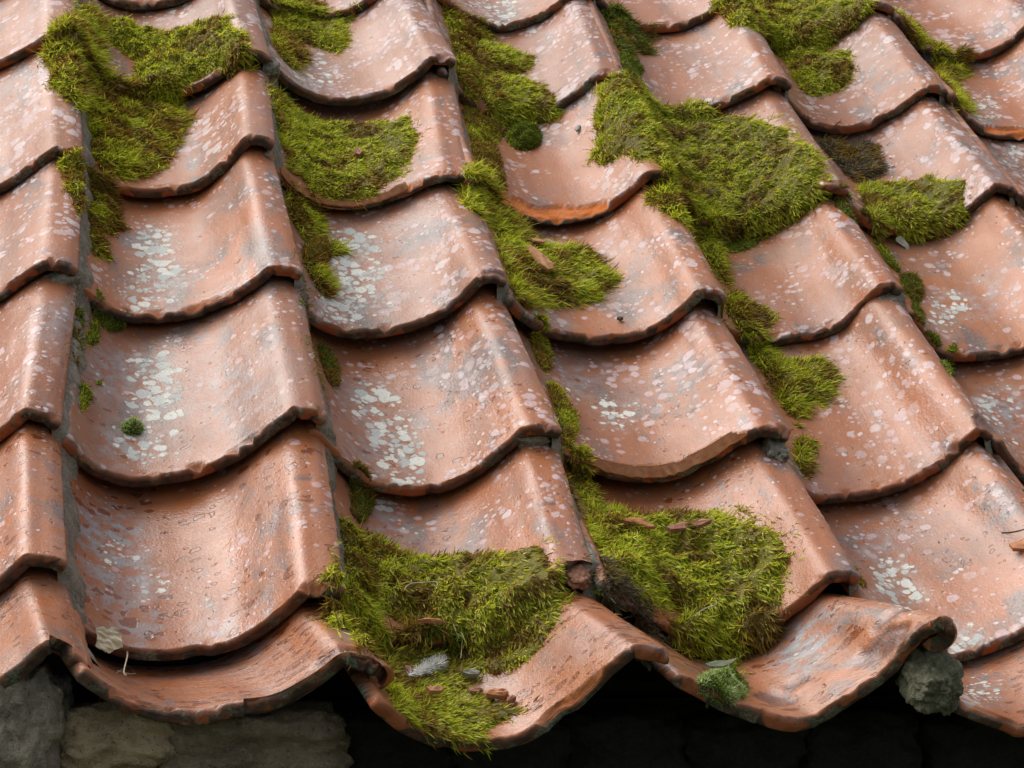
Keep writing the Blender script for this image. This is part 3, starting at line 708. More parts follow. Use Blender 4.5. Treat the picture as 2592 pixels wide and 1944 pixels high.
def ell(c, x, y, rx, ry, n=16):
    return ph(c, *[(x+rx*math.cos(a), y+ry*math.sin(a)) for a in np.linspace(0, 2*math.pi, n, endpoint=False)])
def sh(pts, dx): return [(x+dx, y) for x, y in pts]

moss(ph(1,(430,90),(500,40),(550,110),(560,200),(535,330),(560,430),(600,530),(690,575),(830,590),(960,590),(1010,640),(1065,665),(990,770),(930,850),(900,930),(800,975),(680,985),(560,950),(530,840),(500,720),(450,620),(380,540),(290,460),(330,380),(245,340),(270,280),(310,230),(305,165)),
     'large moss sheet spilling from the left joint down into a tile hollow at upper left', 'olive', .011, (.5,-.6), L=.009)
moss(ph(1,(550,130),(640,125),(760,165),(850,190),(960,190),(1050,170),(1130,150),(1190,110),(1250,105),(1310,150),(1370,190),(1345,230),(1390,265),(1340,310),(1240,345),(1150,400),(1050,450),(980,515),(900,540),(800,530),(730,505),(715,470),(760,410),(780,350),(690,290),(600,215)),
     'bright green moss mound overhanging a tile lip at upper left', 'bright', .015, (.5,-.55), L=.006, hang=.5)
moss(ph(1,(330,920),(430,910),(490,940),(520,1000),(570,1060),(640,1130),(650,1200),(685,1270),(600,1270),(560,1330),(590,1410),(540,1430),(490,1340),(450,1230),(425,1130),(390,1020)),
     'hanging brown and green moss tuft in the left joint below the large sheet', 'brown', .010, (.35,-.8), hang=.4)
moss(ph(1,(1500,0),(1720,0),(1780,20),(1850,75),(1980,70),(1970,110),(1930,150),(1945,200),(1930,260),(1890,295),(1800,270),(1700,235),(1640,230),(1600,190),(1540,150)),
     'feathery green moss at the top edge beside the densely dotted tile', 'bright', .011, (.85,-.3))
moss(ph(1,(1520,170),(1600,200),(1650,240),(1700,290),(1720,340),(1650,385),(1590,340),(1540,260)), 'small brown moss tuft hanging at the left edge of the densely dotted tile', 'brown', .008, (.4,-.7))
moss(np.concatenate([ph(1,(1510,510),(1570,545),(1640,620),(1700,670),(1800,700),(1950,715)), ph(2,(300,700),(430,690),(490,665),(530,660),(520,720),(570,770),(530,850),(530,900),(440,950),(490,975),(400,1010),(330,1080),(200,1105),(80,1100)), ph(1,(1800,1075),(1720,1040),(1700,980),(1620,950),(1600,850),(1540,680))]),
     'wide square moss mat covering the tile above the flaking layered lip', 'bright', .010, (.8,-.25))
moss(ph(1,(1570,1060),(1690,1090),(1750,1150),(1790,1230),(1800,1310),(1760,1340),(1690,1330),(1640,1240)), 'olive moss strip in the joint under the square mat', 'olive', .008, (.3,-.8), L=.007)
moss(ell(1,1775,1410,80,80), 'round brown moss ball beside the white lichen crust', 'brown', .012, name='moss_cushion', L=.004, wdt=.0011)
moss(ph(1,(1830,1355),(1930,1400),(1925,1420),(1850,1425)), 'tiny pointed tuft on the right of the round brown ball', 'olive', .005, (.9,-.2), L=.007)
moss(np.concatenate([ph(1,(1690,1420),(1790,1480),(1840,1570)), ph(4,(1860,270),(1830,330),(1790,310),(1730,200),(1690,120))]), 'brown moss below the round ball in the second joint', 'brown', .009, (.5,-.6), L=.007)
moss(ph(4,(540,290),(575,340),(600,400),(560,430),(545,500),(555,560),(540,590),(500,600),(460,600),(490,540),(520,450)), 'dark moss strip along the bare mortar of the left joint', 'dark', .007, L=.004, name='moss_cushion', wdt=.0011)
moss(ell(4,635,470,78,62), 'dark green moss cushion at the end of the bare mortar, under a tile lip', 'dark', .014, name='moss_cushion', L=.004, wdt=.0011)
moss(ph(4,(445,815),(490,840),(515,890),(490,930),(465,975),(440,960)), 'small dark cushion low in the left joint next to bluish lichen', 'dark', .008, name='moss_cushion', L=.0035, wdt=.001)
moss(ell(4,740,1075,58,36), 'tiny round bright green cushion among white lichen', 'hoary', .012, name='moss_cushion', L=.0032, wdt=.0009, dens=3.5)
moss(ell(4,555,818,24,16), 'speck of dark moss above the tiny green cushion', 'dark', .004, name='moss_cushion', L=.0025, wdt=.0009)
moss(ell(4,608,45,16,13), 'speck of dark moss in the upper left hollow with white lichen', 'dark', .004, name='moss_cushion', L=.0025, wdt=.0009)
moss(ph(4,(1775,590),(1840,650),(1890,730),(1890,820),(1865,850),(1825,790),(1795,690)), 'dark moss patch in the second joint left of the long lichen trail', 'darkbrown', .008, L=.005, name='moss_cushion', wdt=.0011)
moss(ph(7,(1960,50),(2040,110),(2085,170),(2070,230),(2010,290),(1970,240)), 'brown cushion low in the second joint above the front moss', 'darkbrown', .010, L=.005, name='moss_cushion', wdt=.0011)
moss(ph(8,(115,250),(200,300),(240,370),(300,450),(330,600),(330,800),(310,900),(380,1010),(330,1010),(230,960),(200,870),(80,850),(30,810),(110,720),(130,650),(30,555),(130,540),(160,470)),
     'brown tipped moss spilling through the second joint down to the eave', 'olive', .011, (.1,-.8), L=.0065, hang=.5)
moss(ph(8,(240,370),(340,400),(470,470),(560,500),(700,490),(880,475),(1070,460),(1200,440),(1270,415),(1290,500),(1330,580),(1310,620),(1350,680),(1350,760),(1310,860),(1270,920),(1150,970),(1000,1010),(880,1040),(800,1000),(760,880),(650,830),(600,790),(460,800),(330,720),(280,500)),
     'wide shaggy moss band across the cracked corner tile', 'olive', .016, (.6,-.5), L=.0062, wdt=.0012, hang=.7)
moss(ph(8,(430,960),(480,890),(580,855),(700,870),(780,920),(820,1000),(800,1070),(640,1065),(500,1045),(420,1000)), 'dark brown moss hump under the shaggy band', 'darkbrown', .014, (.2,-.7), L=.009)
moss(ph(8,(390,1050),(560,1060),(800,1075),(1000,1045),(1130,1000),(1290,920),(1250,1000),(1200,1050),(1000,1130),(900,1125),(870,1180),(840,1230),(900,1250),(980,1290),(1080,1310),(1170,1340),(1080,1380),(1000,1410),(930,1450),(930,1485),(840,1500),(740,1490),(640,1450),(520,1390),(450,1330),(440,1280),(370,1190),(370,1120)),
     'flat yellow green moss in the eave tile under the white feather', 'bright', .006, (.8,-.2), L=.0055, hang=.15)
moss(ph(2,(700,0),(760,30),(830,70),(910,120),(905,160),(970,205),(950,245),(870,230),(900,300),(900,420),(920,480),(880,560),(830,520),(780,420),(790,330),(740,150)), 'brown moss filling the joint at the top centre', 'brown', .010, (.4,-.7))
moss(ph(2,(880,260),(1000,260),(1100,290),(1210,330),(1190,395),(1100,415),(950,410),(890,360)), 'upper of the two pointed moss tufts reaching right at top centre', 'bright', .011, (.95,-.15), L=.006)
moss(ph(2,(900,450),(1000,440),(1150,450),(1260,490),(1310,540),(1370,640),(1300,660),(1200,685),(1050,660),(950,590)), 'lower of the two pointed moss tufts, overhanging a lip at top centre', 'bright', .012, (.9,-.25), L=.0065, hang=.3)
moss(ph(2,(815,620),(880,600),(1000,640),(1060,700),(1050,760),(1000,810),(940,830),(870,800)), 'upper reddish brown moss cushion beside the green ball', 'brown', .010, name='moss_cushion', L=.004, wdt=.0011)
moss(ph(2,(860,800),(960,790),(1010,840),(1040,930),(1060,1060),(1000,1070),(940,1020),(890,940)), 'lower brown moss cushion ending at the orange spalled lip', 'brown', .009, name='moss_cushion', L=.004, wdt=.0011)
moss(ell(2,1165,775,97,68), 'round dark green moss ball on the tile with the orange spalled lip', 'dark', .022, name='moss_cushion', L=.0045, wdt=.0011, dens=1.5)
moss(ph(2,(1595,50),(1690,45),(1740,100),(1830,150),(1870,200),(1850,260),(1880,295),(1780,290),(1700,290),(1660,200)), 'dry dark brown moss tuft at the top, left of the grey rimmed tile', 'darkbrown', .014, (.6,-.6), L=.006)
moss(ph(2,(1700,290),(1780,330),(1830,390),(1800,430),(1860,520),(1850,545),(1800,520),(1740,430),(1710,370)), 'small dark moss strip beneath the dry dark tuft', 'dark', .007, name='moss_cushion', L=.004, wdt=.0011)
moss(ph(3,(-190,510),(-100,465),(50,500),(60,545),(150,610),(250,655),(330,660),(450,675),(600,670),(720,685),(800,690),(820,715),(880,720),(890,775),(950,815),(1030,845),(1030,905),(1050,960),(1040,990),(1090,1020),(1040,1060),(960,1130),(870,1170),(800,1225),(720,1270),(600,1300),(490,1300),(440,1270),(440,1200),(400,1130),(340,1030),(240,1000),(190,930),(120,870),(40,880),(-60,860),(-110,900),(-200,880),(-170,800),(-190,650),(-150,560)),
     'biggest moss mat, covering a whole tile right of centre', 'bright', .014, (.85,-.2), L=.006, hang=.5)
moss(ph(3,(110,1110),(170,1030),(250,1030),(330,1050),(400,1130),(440,1220),(450,1300),(500,1390),(515,1480),(540,1600),(500,1540),(430,1430),(380,1310),(320,1260),(230,1190)), 'brown green moss rope running down the joint under the biggest mat', 'olive', .011, (.1,-.7), L=.008)
moss(ph(3,(480,1355),(740,1335),(700,1385),(600,1415),(520,1410)), 'thin dark green film under the biggest mat', 'dark', .003, L=.004)
moss(ph(2,(820,1070),(900,1070),(960,1130),(1000,1200),(1100,1240),(1180,1310),(1200,1380),(1270,1400),(1440,1400),(1540,1430),(1590,1500),(1680,1575),(1600,1642),(1500,1687),(1400,1700),(1250,1695),(1130,1680),(1075,1607),(1050,1480),(960,1300),(900,1190),(830,1140)),
     'moss tongue with the orange splinter, flowing from the joint into the centre tile', 'bright', .011, (.75,-.4), L=.009)
moss(ph(3,(460,0),(1340,0),(1350,60),(1250,110),(1180,170),(1060,270),(1100,300),(1230,275),(1220,320),(1240,380),(1220,440),(1150,490),(1050,515),(980,510),(920,430),(880,340),(800,250),(740,180),(660,130),(570,130),(540,70),(460,60)),
     'moss cascade pouring over a tile at the top right', 'bright', .014, (.6,-.5), L=.006, hang=.4)
moss(ph(3,(1480,60),(1540,120),(1630,165),(1590,180),(1710,250),(1720,330),(1690,340),(1640,300),(1580,200),(1500,100)), 'narrow moss strip right of the top right cascade', 'bright', .008, (.4,-.6), L=.007)
moss(ph(3,(1690,340),(1800,330),(1880,370),(1890,420),(1810,440),(1820,500),(1890,600),(1850,600),(1780,500),(1720,400)), 'forked moss tuft below the narrow strip at the right', 'bright', .008, (.7,-.4), L=.008)
moss(ph(3,(1070,790),(1150,790),(1220,840),(1300,810),(1390,820),(1400,920),(1430,945),(1370,1000),(1300,1030),(1240,1000),(1180,930),(1110,860)), 'withered greyish moss patch above the toothed moss band', 'dry', .009, (.7,-.4), L=.007)
moss(ph(3,(1290,1060),(1400,1040),(1500,1030),(1600,1030),(1690,990),(1700,1020),(1830,1005),(1880,1015),(1860,1090),(1865,1180),(1800,1230),(1700,1290),(1650,1335),(1560,1345),(1470,1335),(1400,1280),(1350,1200),(1310,1120)),
     'toothed moss band along a tile lip at the right', 'olive', .013, (.95,.05), L=.0065, hang=.5)
moss(ph(3,(1150,1100),(1220,1090),(1270,1180),(1330,1230),(1400,1330),(1380,1340),(1280,1250),(1160,1160)), 'dark moss lump in the joint left of the toothed band', 'darkbrown', .008, name='moss_cushion', L=.004, wdt=.0011)
moss(ph(3,(1365,1350),(1440,1395),(1470,1450),(1515,1500),(1500,1530),(1440,1470)), 'small green strip in the joint below the toothed band', 'dark', .006, name='moss_cushion', L=.004, wdt=.0011)
moss(ph(6,(1520,210),(1600,220),(1640,280),(1640,350),(1600,365),(1640,430),(1640,490),(1590,470),(1540,360)), 'dark brown moss in the joint beside the greenish white crust on the right', 'darkbrown', .009, name='moss_cushion', L=.005, wdt=.0011)
moss(ph(6,(1650,540),(1710,540),(1735,590),(1725,640),(1700,625)), 'small bright cushion in the joint below the dark brown moss on the right', 'dark', .008, name='moss_cushion', L=.004, wdt=.001)
moss(ph(6,(1725,640),(1790,700),(1820,780),(1800,780),(1745,700)), 'thin dark moss streak down the right hand joint', 'dark', .005, name='moss_cushion', L=.0035, wdt=.001)
moss(ph(6,(550,320),(610,320),(640,370),(720,400),(805,450),(740,455),(780,490),(690,490),(740,570),(790,650),(830,690),(800,760),(830,860),(940,1060),(890,985),(830,890),(760,760),(700,670),(640,590),(600,470),(550,430)), 'long moss rope in the joint right of the thin orange flaked lip', 'olive', .009, (.4,-.55), L=.008)
moss(ph(6,(800,690),(940,700),(1040,690),(1120,730),(1170,790),(1130,830),(1100,930),(1000,935),(980,990),(930,1000),(850,920),(820,820)), 'fan shaped green tuft spreading right from the long moss rope', 'bright', .010, (.95,-.2), L=.008)
moss(ph(6,(930,1110),(960,1130),(1040,1155),(1010,1200),(1010,1290),(980,1330),(950,1310),(945,1200)), 'upright green moss slip at the roll end right of the thin orange flake', 'bright', .006, (.5,-.4), L=.006)
moss(ph(5,(1200,575),(1250,575),(1310,650),(1310,720),(1280,760),(1230,690)), 'mossy lump with fine stalks in the centre joint', 'olive', .008, name='moss_cushion', L=.005, wdt=.0011)
moss(ph(5,(1290,810),(1360,850),(1400,920),(1450,1000),(1460,1080),(1420,1150),(1375,1120),(1370,1040),(1320,930)), 'brown mossy ridge in the centre joint beside pale lilac spots', 'brown', .009, name='moss_cushion', L=.005, wdt=.0011)
moss(ph(5,(1355,1150),(1420,1170),(1430,1260),(1500,1350),(1570,1480),(1580,1540),(1530,1560),(1490,1470),(1420,1330),(1365,1220)), 'thin moss line in the centre joint above the mat with shards', 'olive', .006, (.2,-.7), L=.006)
moss(ph(9,(-220,200),(-150,230),(0,265),(130,260),(240,240),(330,250),(460,240),(560,250),(620,235),(600,290),(700,280),(700,320),(800,335),(870,375),(855,430),(910,490),(865,560),(840,610),(870,650),(800,680),(860,710),(780,740),(840,800),(780,830),(760,900),(650,910),(570,960),(530,1020),(480,1050),(450,960),(370,920),(280,890),(220,820),(330,770),(250,730),(120,700),(60,690),(-20,620),(-130,560),(-200,470),(-220,330)),
     'shaggy moss mat with two reddish tile shards near the eave', 'bright', .016, (.55,-.45), L=.0062, wdt=.0012, hang=.6)
moss(ph(8,(1555,555),(1640,570),(1740,640),(1800,720),(1860,770),(1900,850),(1940,940),(1890,900),(1830,840),(1760,815),(1660,720),(1590,640)), 'dry brown rooty moss hanging in the joint left of the mat with shards', 'dry', .008, (.4,-.8), L=.008, wdt=.0008)
moss(ell(9,515,1215,138,78), 'hoary grey green cushion on the eave tile with the curled roll', 'hoary', .018, name='moss_cushion', L=.0040, wdt=.0009, dens=4)
moss(ph(9,(1235,595),(1275,610),(1305,650),(1300,690),(1260,660)), 'scrap of moss beside the roll end above the curled eave tile', 'olive', .005, name='moss_cushion', L=.004, wdt=.001)
moss(ell(6,1055,1225,14,16), 'moss speck on the tile with the brown chipped roll end', 'dark', .004, name='moss_cushion', L=.0025, wdt=.0009)
moss(ell(8,568,487,24,13), 'dark moss speck at the upper rim of the shaggy band', 'dark', .008, name='moss_cushion', L=.003, wdt=.0009)
for c_, y0, y1, lab in ((1,.30,.50,'thin moss line along the second joint beside the square mat'),(2,.12,.28,'thin moss along the centre joint left of the thin orange flaked lip'),(2,-.04,.06,'thin moss low in the centre joint above the dry brown roots'),
                    (3,.44,.60,'thin moss along the joint under the grey rimmed tile'),(4,.02,.20,'thin moss in the joint below the white crust spots on the right'),(0,.34,.44,'moss crumbs in the left joint beside the bare mortar')):
    Pl = tip_line(c_); tt = np.linspace(y0, y1, 22); ss = np.interp(tt, Pl[:,1], Pl[:,0])
    wv = np.array([.0045+.004*noise.noise(Vector((v*45, c_, 2))) for v in tt])
    seam_moss(np.concatenate([np.stack([ss+.001, tt], 1), np.stack([ss+.003+wv, tt], 1)[::-1]]), lab)
print('moss shoots', nstr)

# ------------------------------------------------------------------ debris lying on the roof
SHARD = plain('broken_clay', (.42,.15,.06), (.5,.22,.10), 120); SHARD2 = plain('weathered_clay', (.25,.10,.06), (.36,.17,.10), 120)
GREENCHIP = plain('green_chip', (.10,.12,.07), (.19,.21,.13), 150)
SLATE = plain('grey_chip', (.2,.2,.17), (.32,.31,.27), 150); WOODC = plain('splinter_clay', (.42,.19,.08), (.52,.27,.13), 160)
LEAF = plain('dry_leaf', (.62,.52,.34), (.74,.64,.46), 90); PALE = plain('withered_leaf', (.42,.40,.33), (.55,.53,.46), 200)
FEATH = plain('white_down', (.80,.79,.77), (.86,.85,.83), 300); STRAW = plain('straw', (.40,.35,.22), (.5,.45,.3), 300)
TWIG = plain('dark_twig', (.06,.04,.03), (.1,.07,.05), 300)
def above(p, lift=.0):
    q = hit_px(p); d = ray(p); return q-d*lift
MOSSB = None
def moss_bvh():
    vs, fs, b = [], [], 0
    dg = bpy.context.evaluated_depsgraph_get() if False else None
    for o in col.objects:
        if o.name.startswith(('moss_', 'pantile')):
            me = o.data; n = len(me.vertices); a = np.empty(n*3, np.float32); me.vertices.foreach_get('co', a)
            a = a.reshape(-1,3)+np.array(o.location); vs.append(a)
            if o.name.startswith('moss_'):
                k = len(me.polygons); li = np.empty(k*4, np.int32); me.loops.foreach_get('vertex_index', li); fs.append(li.reshape(-1,4)+b)
            b += n
    v = np.concatenate(vs); f = np.concatenate(fs)
    return BVHTree.FromPolygons(v.tolist(), f.tolist())
MB = moss_bvh(); EW = Vector(world(EYE))
def front(p):
    """nearest surface (moss or tile) seen at a photo point, in roof coordinates"""
    d = Vector(B@ray(p)); h = MB.ray_cast(EW, d); q = hit_px(p)
    if h[0] is not None:
        m = (np.array(h[0])-ORG)@B
        if np.linalg.norm(m-EYE) < np.linalg.norm(q-EYE): return m
    return q
def shard(poly, th, mat, label, cat='tile shard', name='tile_shard', lift=.0015, group='broken tile chips on the roof', flat=True):
    P = np.array([front(p) for p in poly]); c = P.mean(0)
    u, s_, vt = np.linalg.svd(P-c); nrm = vt[2]; nrm = nrm*np.sign(nrm[2])
    nrm = nrm*.5+np.array([0,-.1,.8]); nrm /= np.linalg.norm(nrm)
    P = np.array([EYE+ray(p)*(((c-EYE)@nrm)/(ray(p)@nrm)) for p in poly])
    # outline put on a lifted plane so that it rests on what carries it
    base = P+nrm*lift; topv = P+nrm*(lift+th); topc = c+nrm*(lift+th*1.35)
    inner = topc+(topv-topc)*.55+nrm*th*.15*rng.normal(0,1,(len(P),1))
    n = len(P); V = np.concatenate([base, topv, inner, [topc, c+nrm*lift]])
    f = []
    for i in range(n):
        k = (i+1)%n; f += [(i,k,n+k,n+i), (n+i,n+k,2*n+k,2*n+i), (2*n+i,2*n+k,3*n), (k,i,3*n+1)]
    me = bpy.data.meshes.new(name); o0 = world(V).mean(0)
    me.from_pydata([tuple(v) for v in world(V)-o0], [], f); me.materials.append(mat)
    me.polygons.foreach_set('use_smooth', np.zeros(len(me.polygons), bool))
    o = bpy.data.objects.new(name, me); o.location = o0; col.objects.link(o)
    return tag(o, label, cat, group)
shard(ph(5,(1172,70),(1195,72),(1260,120),(1315,170),(1318,200),(1290,205),(1240,170),(1195,110)), .003, WOODC, 'long orange splinter lying on the centre moss tongue', 'splinter', 'clay_splinter', .003)
shard(ph(5,(1200,28),(1240,32),(1280,44),(1270,52),(1215,42)), .002, WOODC, 'thin short orange splinter at the upper edge of the centre moss tongue', 'splinter', 'clay_splinter', .003)
shard(ph(8,(1700,285),(1770,278),(1835,285),(1830,300),(1895,330),(1850,330),(1780,305),(1720,298)), .003, SHARD, 'forked orange tile shard on the moss mat near the eave')
shard(ph(9,(205,335),(300,310),(400,292),(460,296),(400,325),(310,345),(230,350)), .004, SHARD2, 'long reddish brown tile shard on the moss mat near the eave')
shard(ph(8,(945,1258),(990,1245),(1060,1248),(1075,1262),(1050,1285),(990,1280),(950,1272)), .004, SHARD, 'bright orange chip on the bare clay right of the feather')
shard(ph(8,(605,1232),(660,1230),(710,1238),(690,1256),(630,1256)), .004, WOODC, 'pale orange chip on the moss below the feather')
shard(ph(8,(850,1235),(900,1228),(930,1240),(900,1256),(860,1252)), .003, SHARD2, 'brown and orange chip at the right edge of the feather moss')
shard(ph(8,(660,1080),(705,1078),(708,1098),(680,1104)), .003, SHARD, 'square orange chip behind the feather')
shard(ph(8,(490,1105),(520,1115),(540,1140),(520,1150),(495,1125)), .003, SHARD2, 'red chip left of the feather')
shard(ph(8,(820,1140),(860,1128),(915,1145),(900,1162),(850,1160),(815,1150)), .004, SLATE, 'greenish grey flake right of the feather', 'stone flake', 'stone_flake')
shard(ph(8,(1070,1295),(1100,1280),(1120,1290),(1090,1312),(1072,1314)), .004, SHARD2, 'small dark chip right of the bright orange chip')
shard(ph(9,(425,1092),(480,1075),(560,1072),(610,1058),(570,1090),(520,1108),(450,1108)), .0015, GREENCHIP, 'greenish flake lying under the moss mat above the hoary cushion', 'stone flake', 'stone_flake')
shard(ph(9,(2130,425),(2180,415),(2212,395),(2240,440),(2212,455),(2150,452)), .004, SHARD, 'orange chip at the right edge of the big right hand tile')
shard(ph(1,(1985,860),(2010,848),(2030,868),(2015,888),(1990,880)), .004, SHARD2, 'small reddish pebble on the square moss mat', 'pebble', 'pebble')
shard(ph(2,(1450,735),(1468,712),(1484,716),(1475,738),(1458,745)), .002, SLATE, 'grey pebble on the tile with the orange spalled lip', 'pebble', 'pebble')
shard(ph(5,(1682,468),(1700,465),(1718,470),(1702,480)), .003, TWIG, 'black crumb on the tile with the centre moss tongue', 'crumb', 'dark_crumb')
shard(ph(8,(560,858),(620,846),(680,850),(730,872),(690,866),(620,858)), .003, SHARD, 'orange sliver edge on the dark brown hump', 'tile shard')
def bent_sheet(poly, mat, name, label, cat, amp, lift, anchor=None, thick=.0004, seed=1, group=None, f=260):
    """thin leaf: outline filled with a crinkled grid, given real thickness"""
    c = front(poly.mean(0) if anchor is None else anchor); n0 = -ray(poly.mean(0)); n0 = n0*.85+np.array([0,0,.35]); n0 /= np.linalg.norm(n0)
    P = np.array([EYE+ray(p)*(((c-EYE)@n0)/(ray(p)@n0)) for p in poly]); c = P.mean(0); A = P-c
    u = A[np.argmax(np.linalg.norm(A, axis=1))].copy(); u /= np.linalg.norm(u)
    u = u-n0*(u@n0); u /= np.linalg.norm(u); v = np.cross(n0, u); Q = np.stack([A@u, A@v], 1)
    lo, hi = Q.min(0), Q.max(0); k = 34; gx, gy = np.meshgrid(np.linspace(lo[0],hi[0],k), np.linspace(lo[1],hi[1],k), indexing='ij')
    ins = inside(gx, gy, Q); h = np.array([noise.fractal(Vector((a*f*.5, b*f, seed)), .9, 2, 2) for a, b in zip(gx.ravel(), gy.ravel())]).reshape(gx.shape)
    Vg = c+gx[...,None]*u+gy[...,None]*v+n0*(lift+amp*h)[...,None]
    idx = -np.ones(ins.shape, int); idx[ins] = np.arange(ins.sum()); Vs = Vg[ins]
    q = np.stack([idx[:-1,:-1], idx[1:,:-1], idx[1:,1:], idx[:-1,1:]], -1).reshape(-1,4); q = q[(q >= 0).all(1)]
    V = np.concatenate([Vs+n0*thick, Vs-n0*thick]); o = mesh_obj(name, V, np.concatenate([q, q[:, ::-1]+len(Vs)]), mat)
    return tag(o, label, cat, group)
def strand(pts, r, mat, name, label, cat, lift=.001, parent=None, roof_pts=None, group=None):
    P = roof_pts if roof_pts is not None else np.array([front(p) for p in pts])+np.array([0,0,lift])
    # smooth the path, then a thin tube
    t = np.linspace(0, len(P)-1, 5*len(P)); Pi = np.stack([np.interp(t, np.arange(len(P)), P[:,k]) for k in range(3)], 1)
    for _ in range(6): Pi[1:-1] = .25*Pi[:-2]+.5*Pi[1:-1]+.25*Pi[2:]
    d = np.gradient(Pi, axis=0); d /= np.linalg.norm(d, axis=1)[:,None]+1e-9
    a = np.cross(d, [.3,.2,.9]); a /= np.linalg.norm(a, axis=1)[:,None]+1e-9; b = np.cross(d, a); m = 6
    rr = r*np.linspace(1,.6,len(Pi))
    V = np.stack([Pi+rr[:,None]*(a*math.cos(x)+b*math.sin(x)) for x in np.arange(m)/m*2*math.pi], 1)
    V = np.concatenate([V, V[:, :1]], 1).reshape(-1,3)
    o = mesh_obj(name, V, grid_faces(len(Pi), m+1), mat, parent)
    return tag(o, label, cat, group) if label else o
lf = bent_sheet(ph(7,(530,905),(560,893),(590,898),(600,910),(625,898),(655,905),(660,930),(680,945),(685,985),(690,1015),(660,1022),(630,1038),(610,1050),(575,1035),(528,1010),(540,960)), LEAF, 'dry_leaf', 'dry beige crinkled leaf caught by the roll at the eave', 'leaf', .0022, .017, anchor=ph(7,(715,962))[0])
strand(ph(7,(688,1018),(720,1030),(735,1055),(748,1072)), .0007, LEAF, 'leaf_stalk', None, None, .004, parent=lf)
bent_sheet(ph(3,(1490,1335),(1520,1325),(1545,1345),(1565,1375),(1572,1410),(1580,1452),(1560,1430),(1545,1395),(1520,1375),(1495,1360)), PALE, 'withered_leaf', 'pale withered leaf curling from under the toothed moss band', 'leaf', .0012, .004, seed=3)
# feather: quill with many fine barbs
qp = np.array([front(p) for p in ph(8,(515,1165),(560,1140),(610,1125),(660,1110),(695,1098))])+np.array([0,0,.004])
fe = strand(None, .0006, FEATH, 'feather', 'small fluffy white feather on the moss of the eave tile', 'feather', roof_pts=qp)
bv = []; bf = []
for i in range(650):
    t = rng.beta(1.6,1.1)*.98; k = t*(len(qp)-1); a = int(k); p = qp[a]*(1-(k-a))+qp[min(a+1,len(qp)-1)]*(k-a)
    ax = qp[-1]-qp[0]; ax /= np.linalg.norm(ax); sd_ = np.cross(ax, [0,0,1]); sd_ /= np.linalg.norm(sd_)
    d = ax*rng.uniform(.2,1.1)+sd_*rng.normal(0,.55)+np.array([0,0,1])*rng.uniform(-.2,1.1)+rng.normal(0,.2,3); d /= np.linalg.norm(d)
    l = rng.uniform(.005,.011)*(1.0 if t > .35 else .7); w = np.cross(d, rng.normal(0,1,3)); w /= np.linalg.norm(w); b0 = len(bv)
    bv += [p-w*.0002, p+w*.0002, p+d*l+w*.0001+np.array([0,0,-.001]), p+d*l-w*.00012+np.array([0,0,-.001])]; bf.append((b0,b0+1,b0+2,b0+3))
mesh_obj('down_barbs', np.array(bv), np.array(bf), FEATH, fe)
strand(ph(8,(492,690),(500,665),(540,648),(600,648),(660,640),(678,650),(668,685)), .0005, STRAW, 'dry_stalk', 'bent straw coloured stalk on the shaggy moss band', 'stalk', .005, group='dry stalks')
strand(ph(8,(765,880),(785,940),(815,948),(812,1000),(806,1070)), .0005, STRAW, 'dry_stalk', 'pale stalk hanging beside the dark brown moss hump', 'stalk', .005, group='dry stalks')
strand(ph(9,(360,835),(400,800),(450,780),(485,770),(480,745)), .0005, STRAW, 'dry_stalk', 'curved pale stalk on the shard carrying moss mat', 'stalk', .005, group='dry stalks')
strand(ph(9,(2085,345),(2130,345),(2180,335),(2240,318)), .0006, TWIG, 'dark_twig', 'dark twig on the big right hand tile at the picture edge', 'twig', .001)
strand(ph(7,(690,1060),(720,1085),(745,1120),(760,1140)), .0003, STRAW, 'dry_stalk', 'fine pale fibre under the dry leaf', 'stalk', .001, group='dry stalks')
strand(ph(7,(655,1120),(690,1130),(730,1140),(760,1135)), .0006, STRAW, 'dry_stalk', 'short pale bit of straw on the eave tile below the dry leaf', 'stalk', .001, group='dry stalks')
# water drop on the lower rim of the left big tile
q = front(ph(7,(834,918))[0]); bm = bmesh.new(); bmesh.ops.create_uvsphere(bm, u_segments=20, v_segments=12, radius=.0042)
V = np.array([v.co for v in bm.verts]); V[:,2] *= .62; Fc = [tuple(v.index for v in f_.verts) for f_ in bm.faces]; bm.free()
k = NT('water'); WATER = k.done(k.n('BsdfPrincipled', i_Base_Color=(.95,.95,.95,1), i_Roughness=.02, i_IOR=1.33, **{'i_Transmission Weight':1.0}).outputs[0])
me = bpy.data.meshes.new('water_drop'); me.from_pydata([tuple(v) for v in V@B.T], [], Fc); me.materials.append(WATER)
for p_ in me.polygons: p_.use_smooth = True
o = bpy.data.objects.new('water_drop', me); o.location = world(q+np.array([0,0,.001])); col.objects.link(o)
tag(o, 'clear water drop near the lower rim of the tile with grey blue stains', 'water drop')
# cracked corner of the tile with the moss band: the broken piece still lies there
e = SURF[(2,1)][-1]; lp = lip(2,1)
cor = lp[-1]; par = TILES[(2,1)]
rock('broken_corner', (cor[0]-.010, cor[1]+.013, cor[2]-.010), (.020,.026,.012), SHARD2, 5, par, rough=.38, power=2.6, f=2.8)
col.objects[-1]['label'] = 'broken off roll corner lying in its crack'
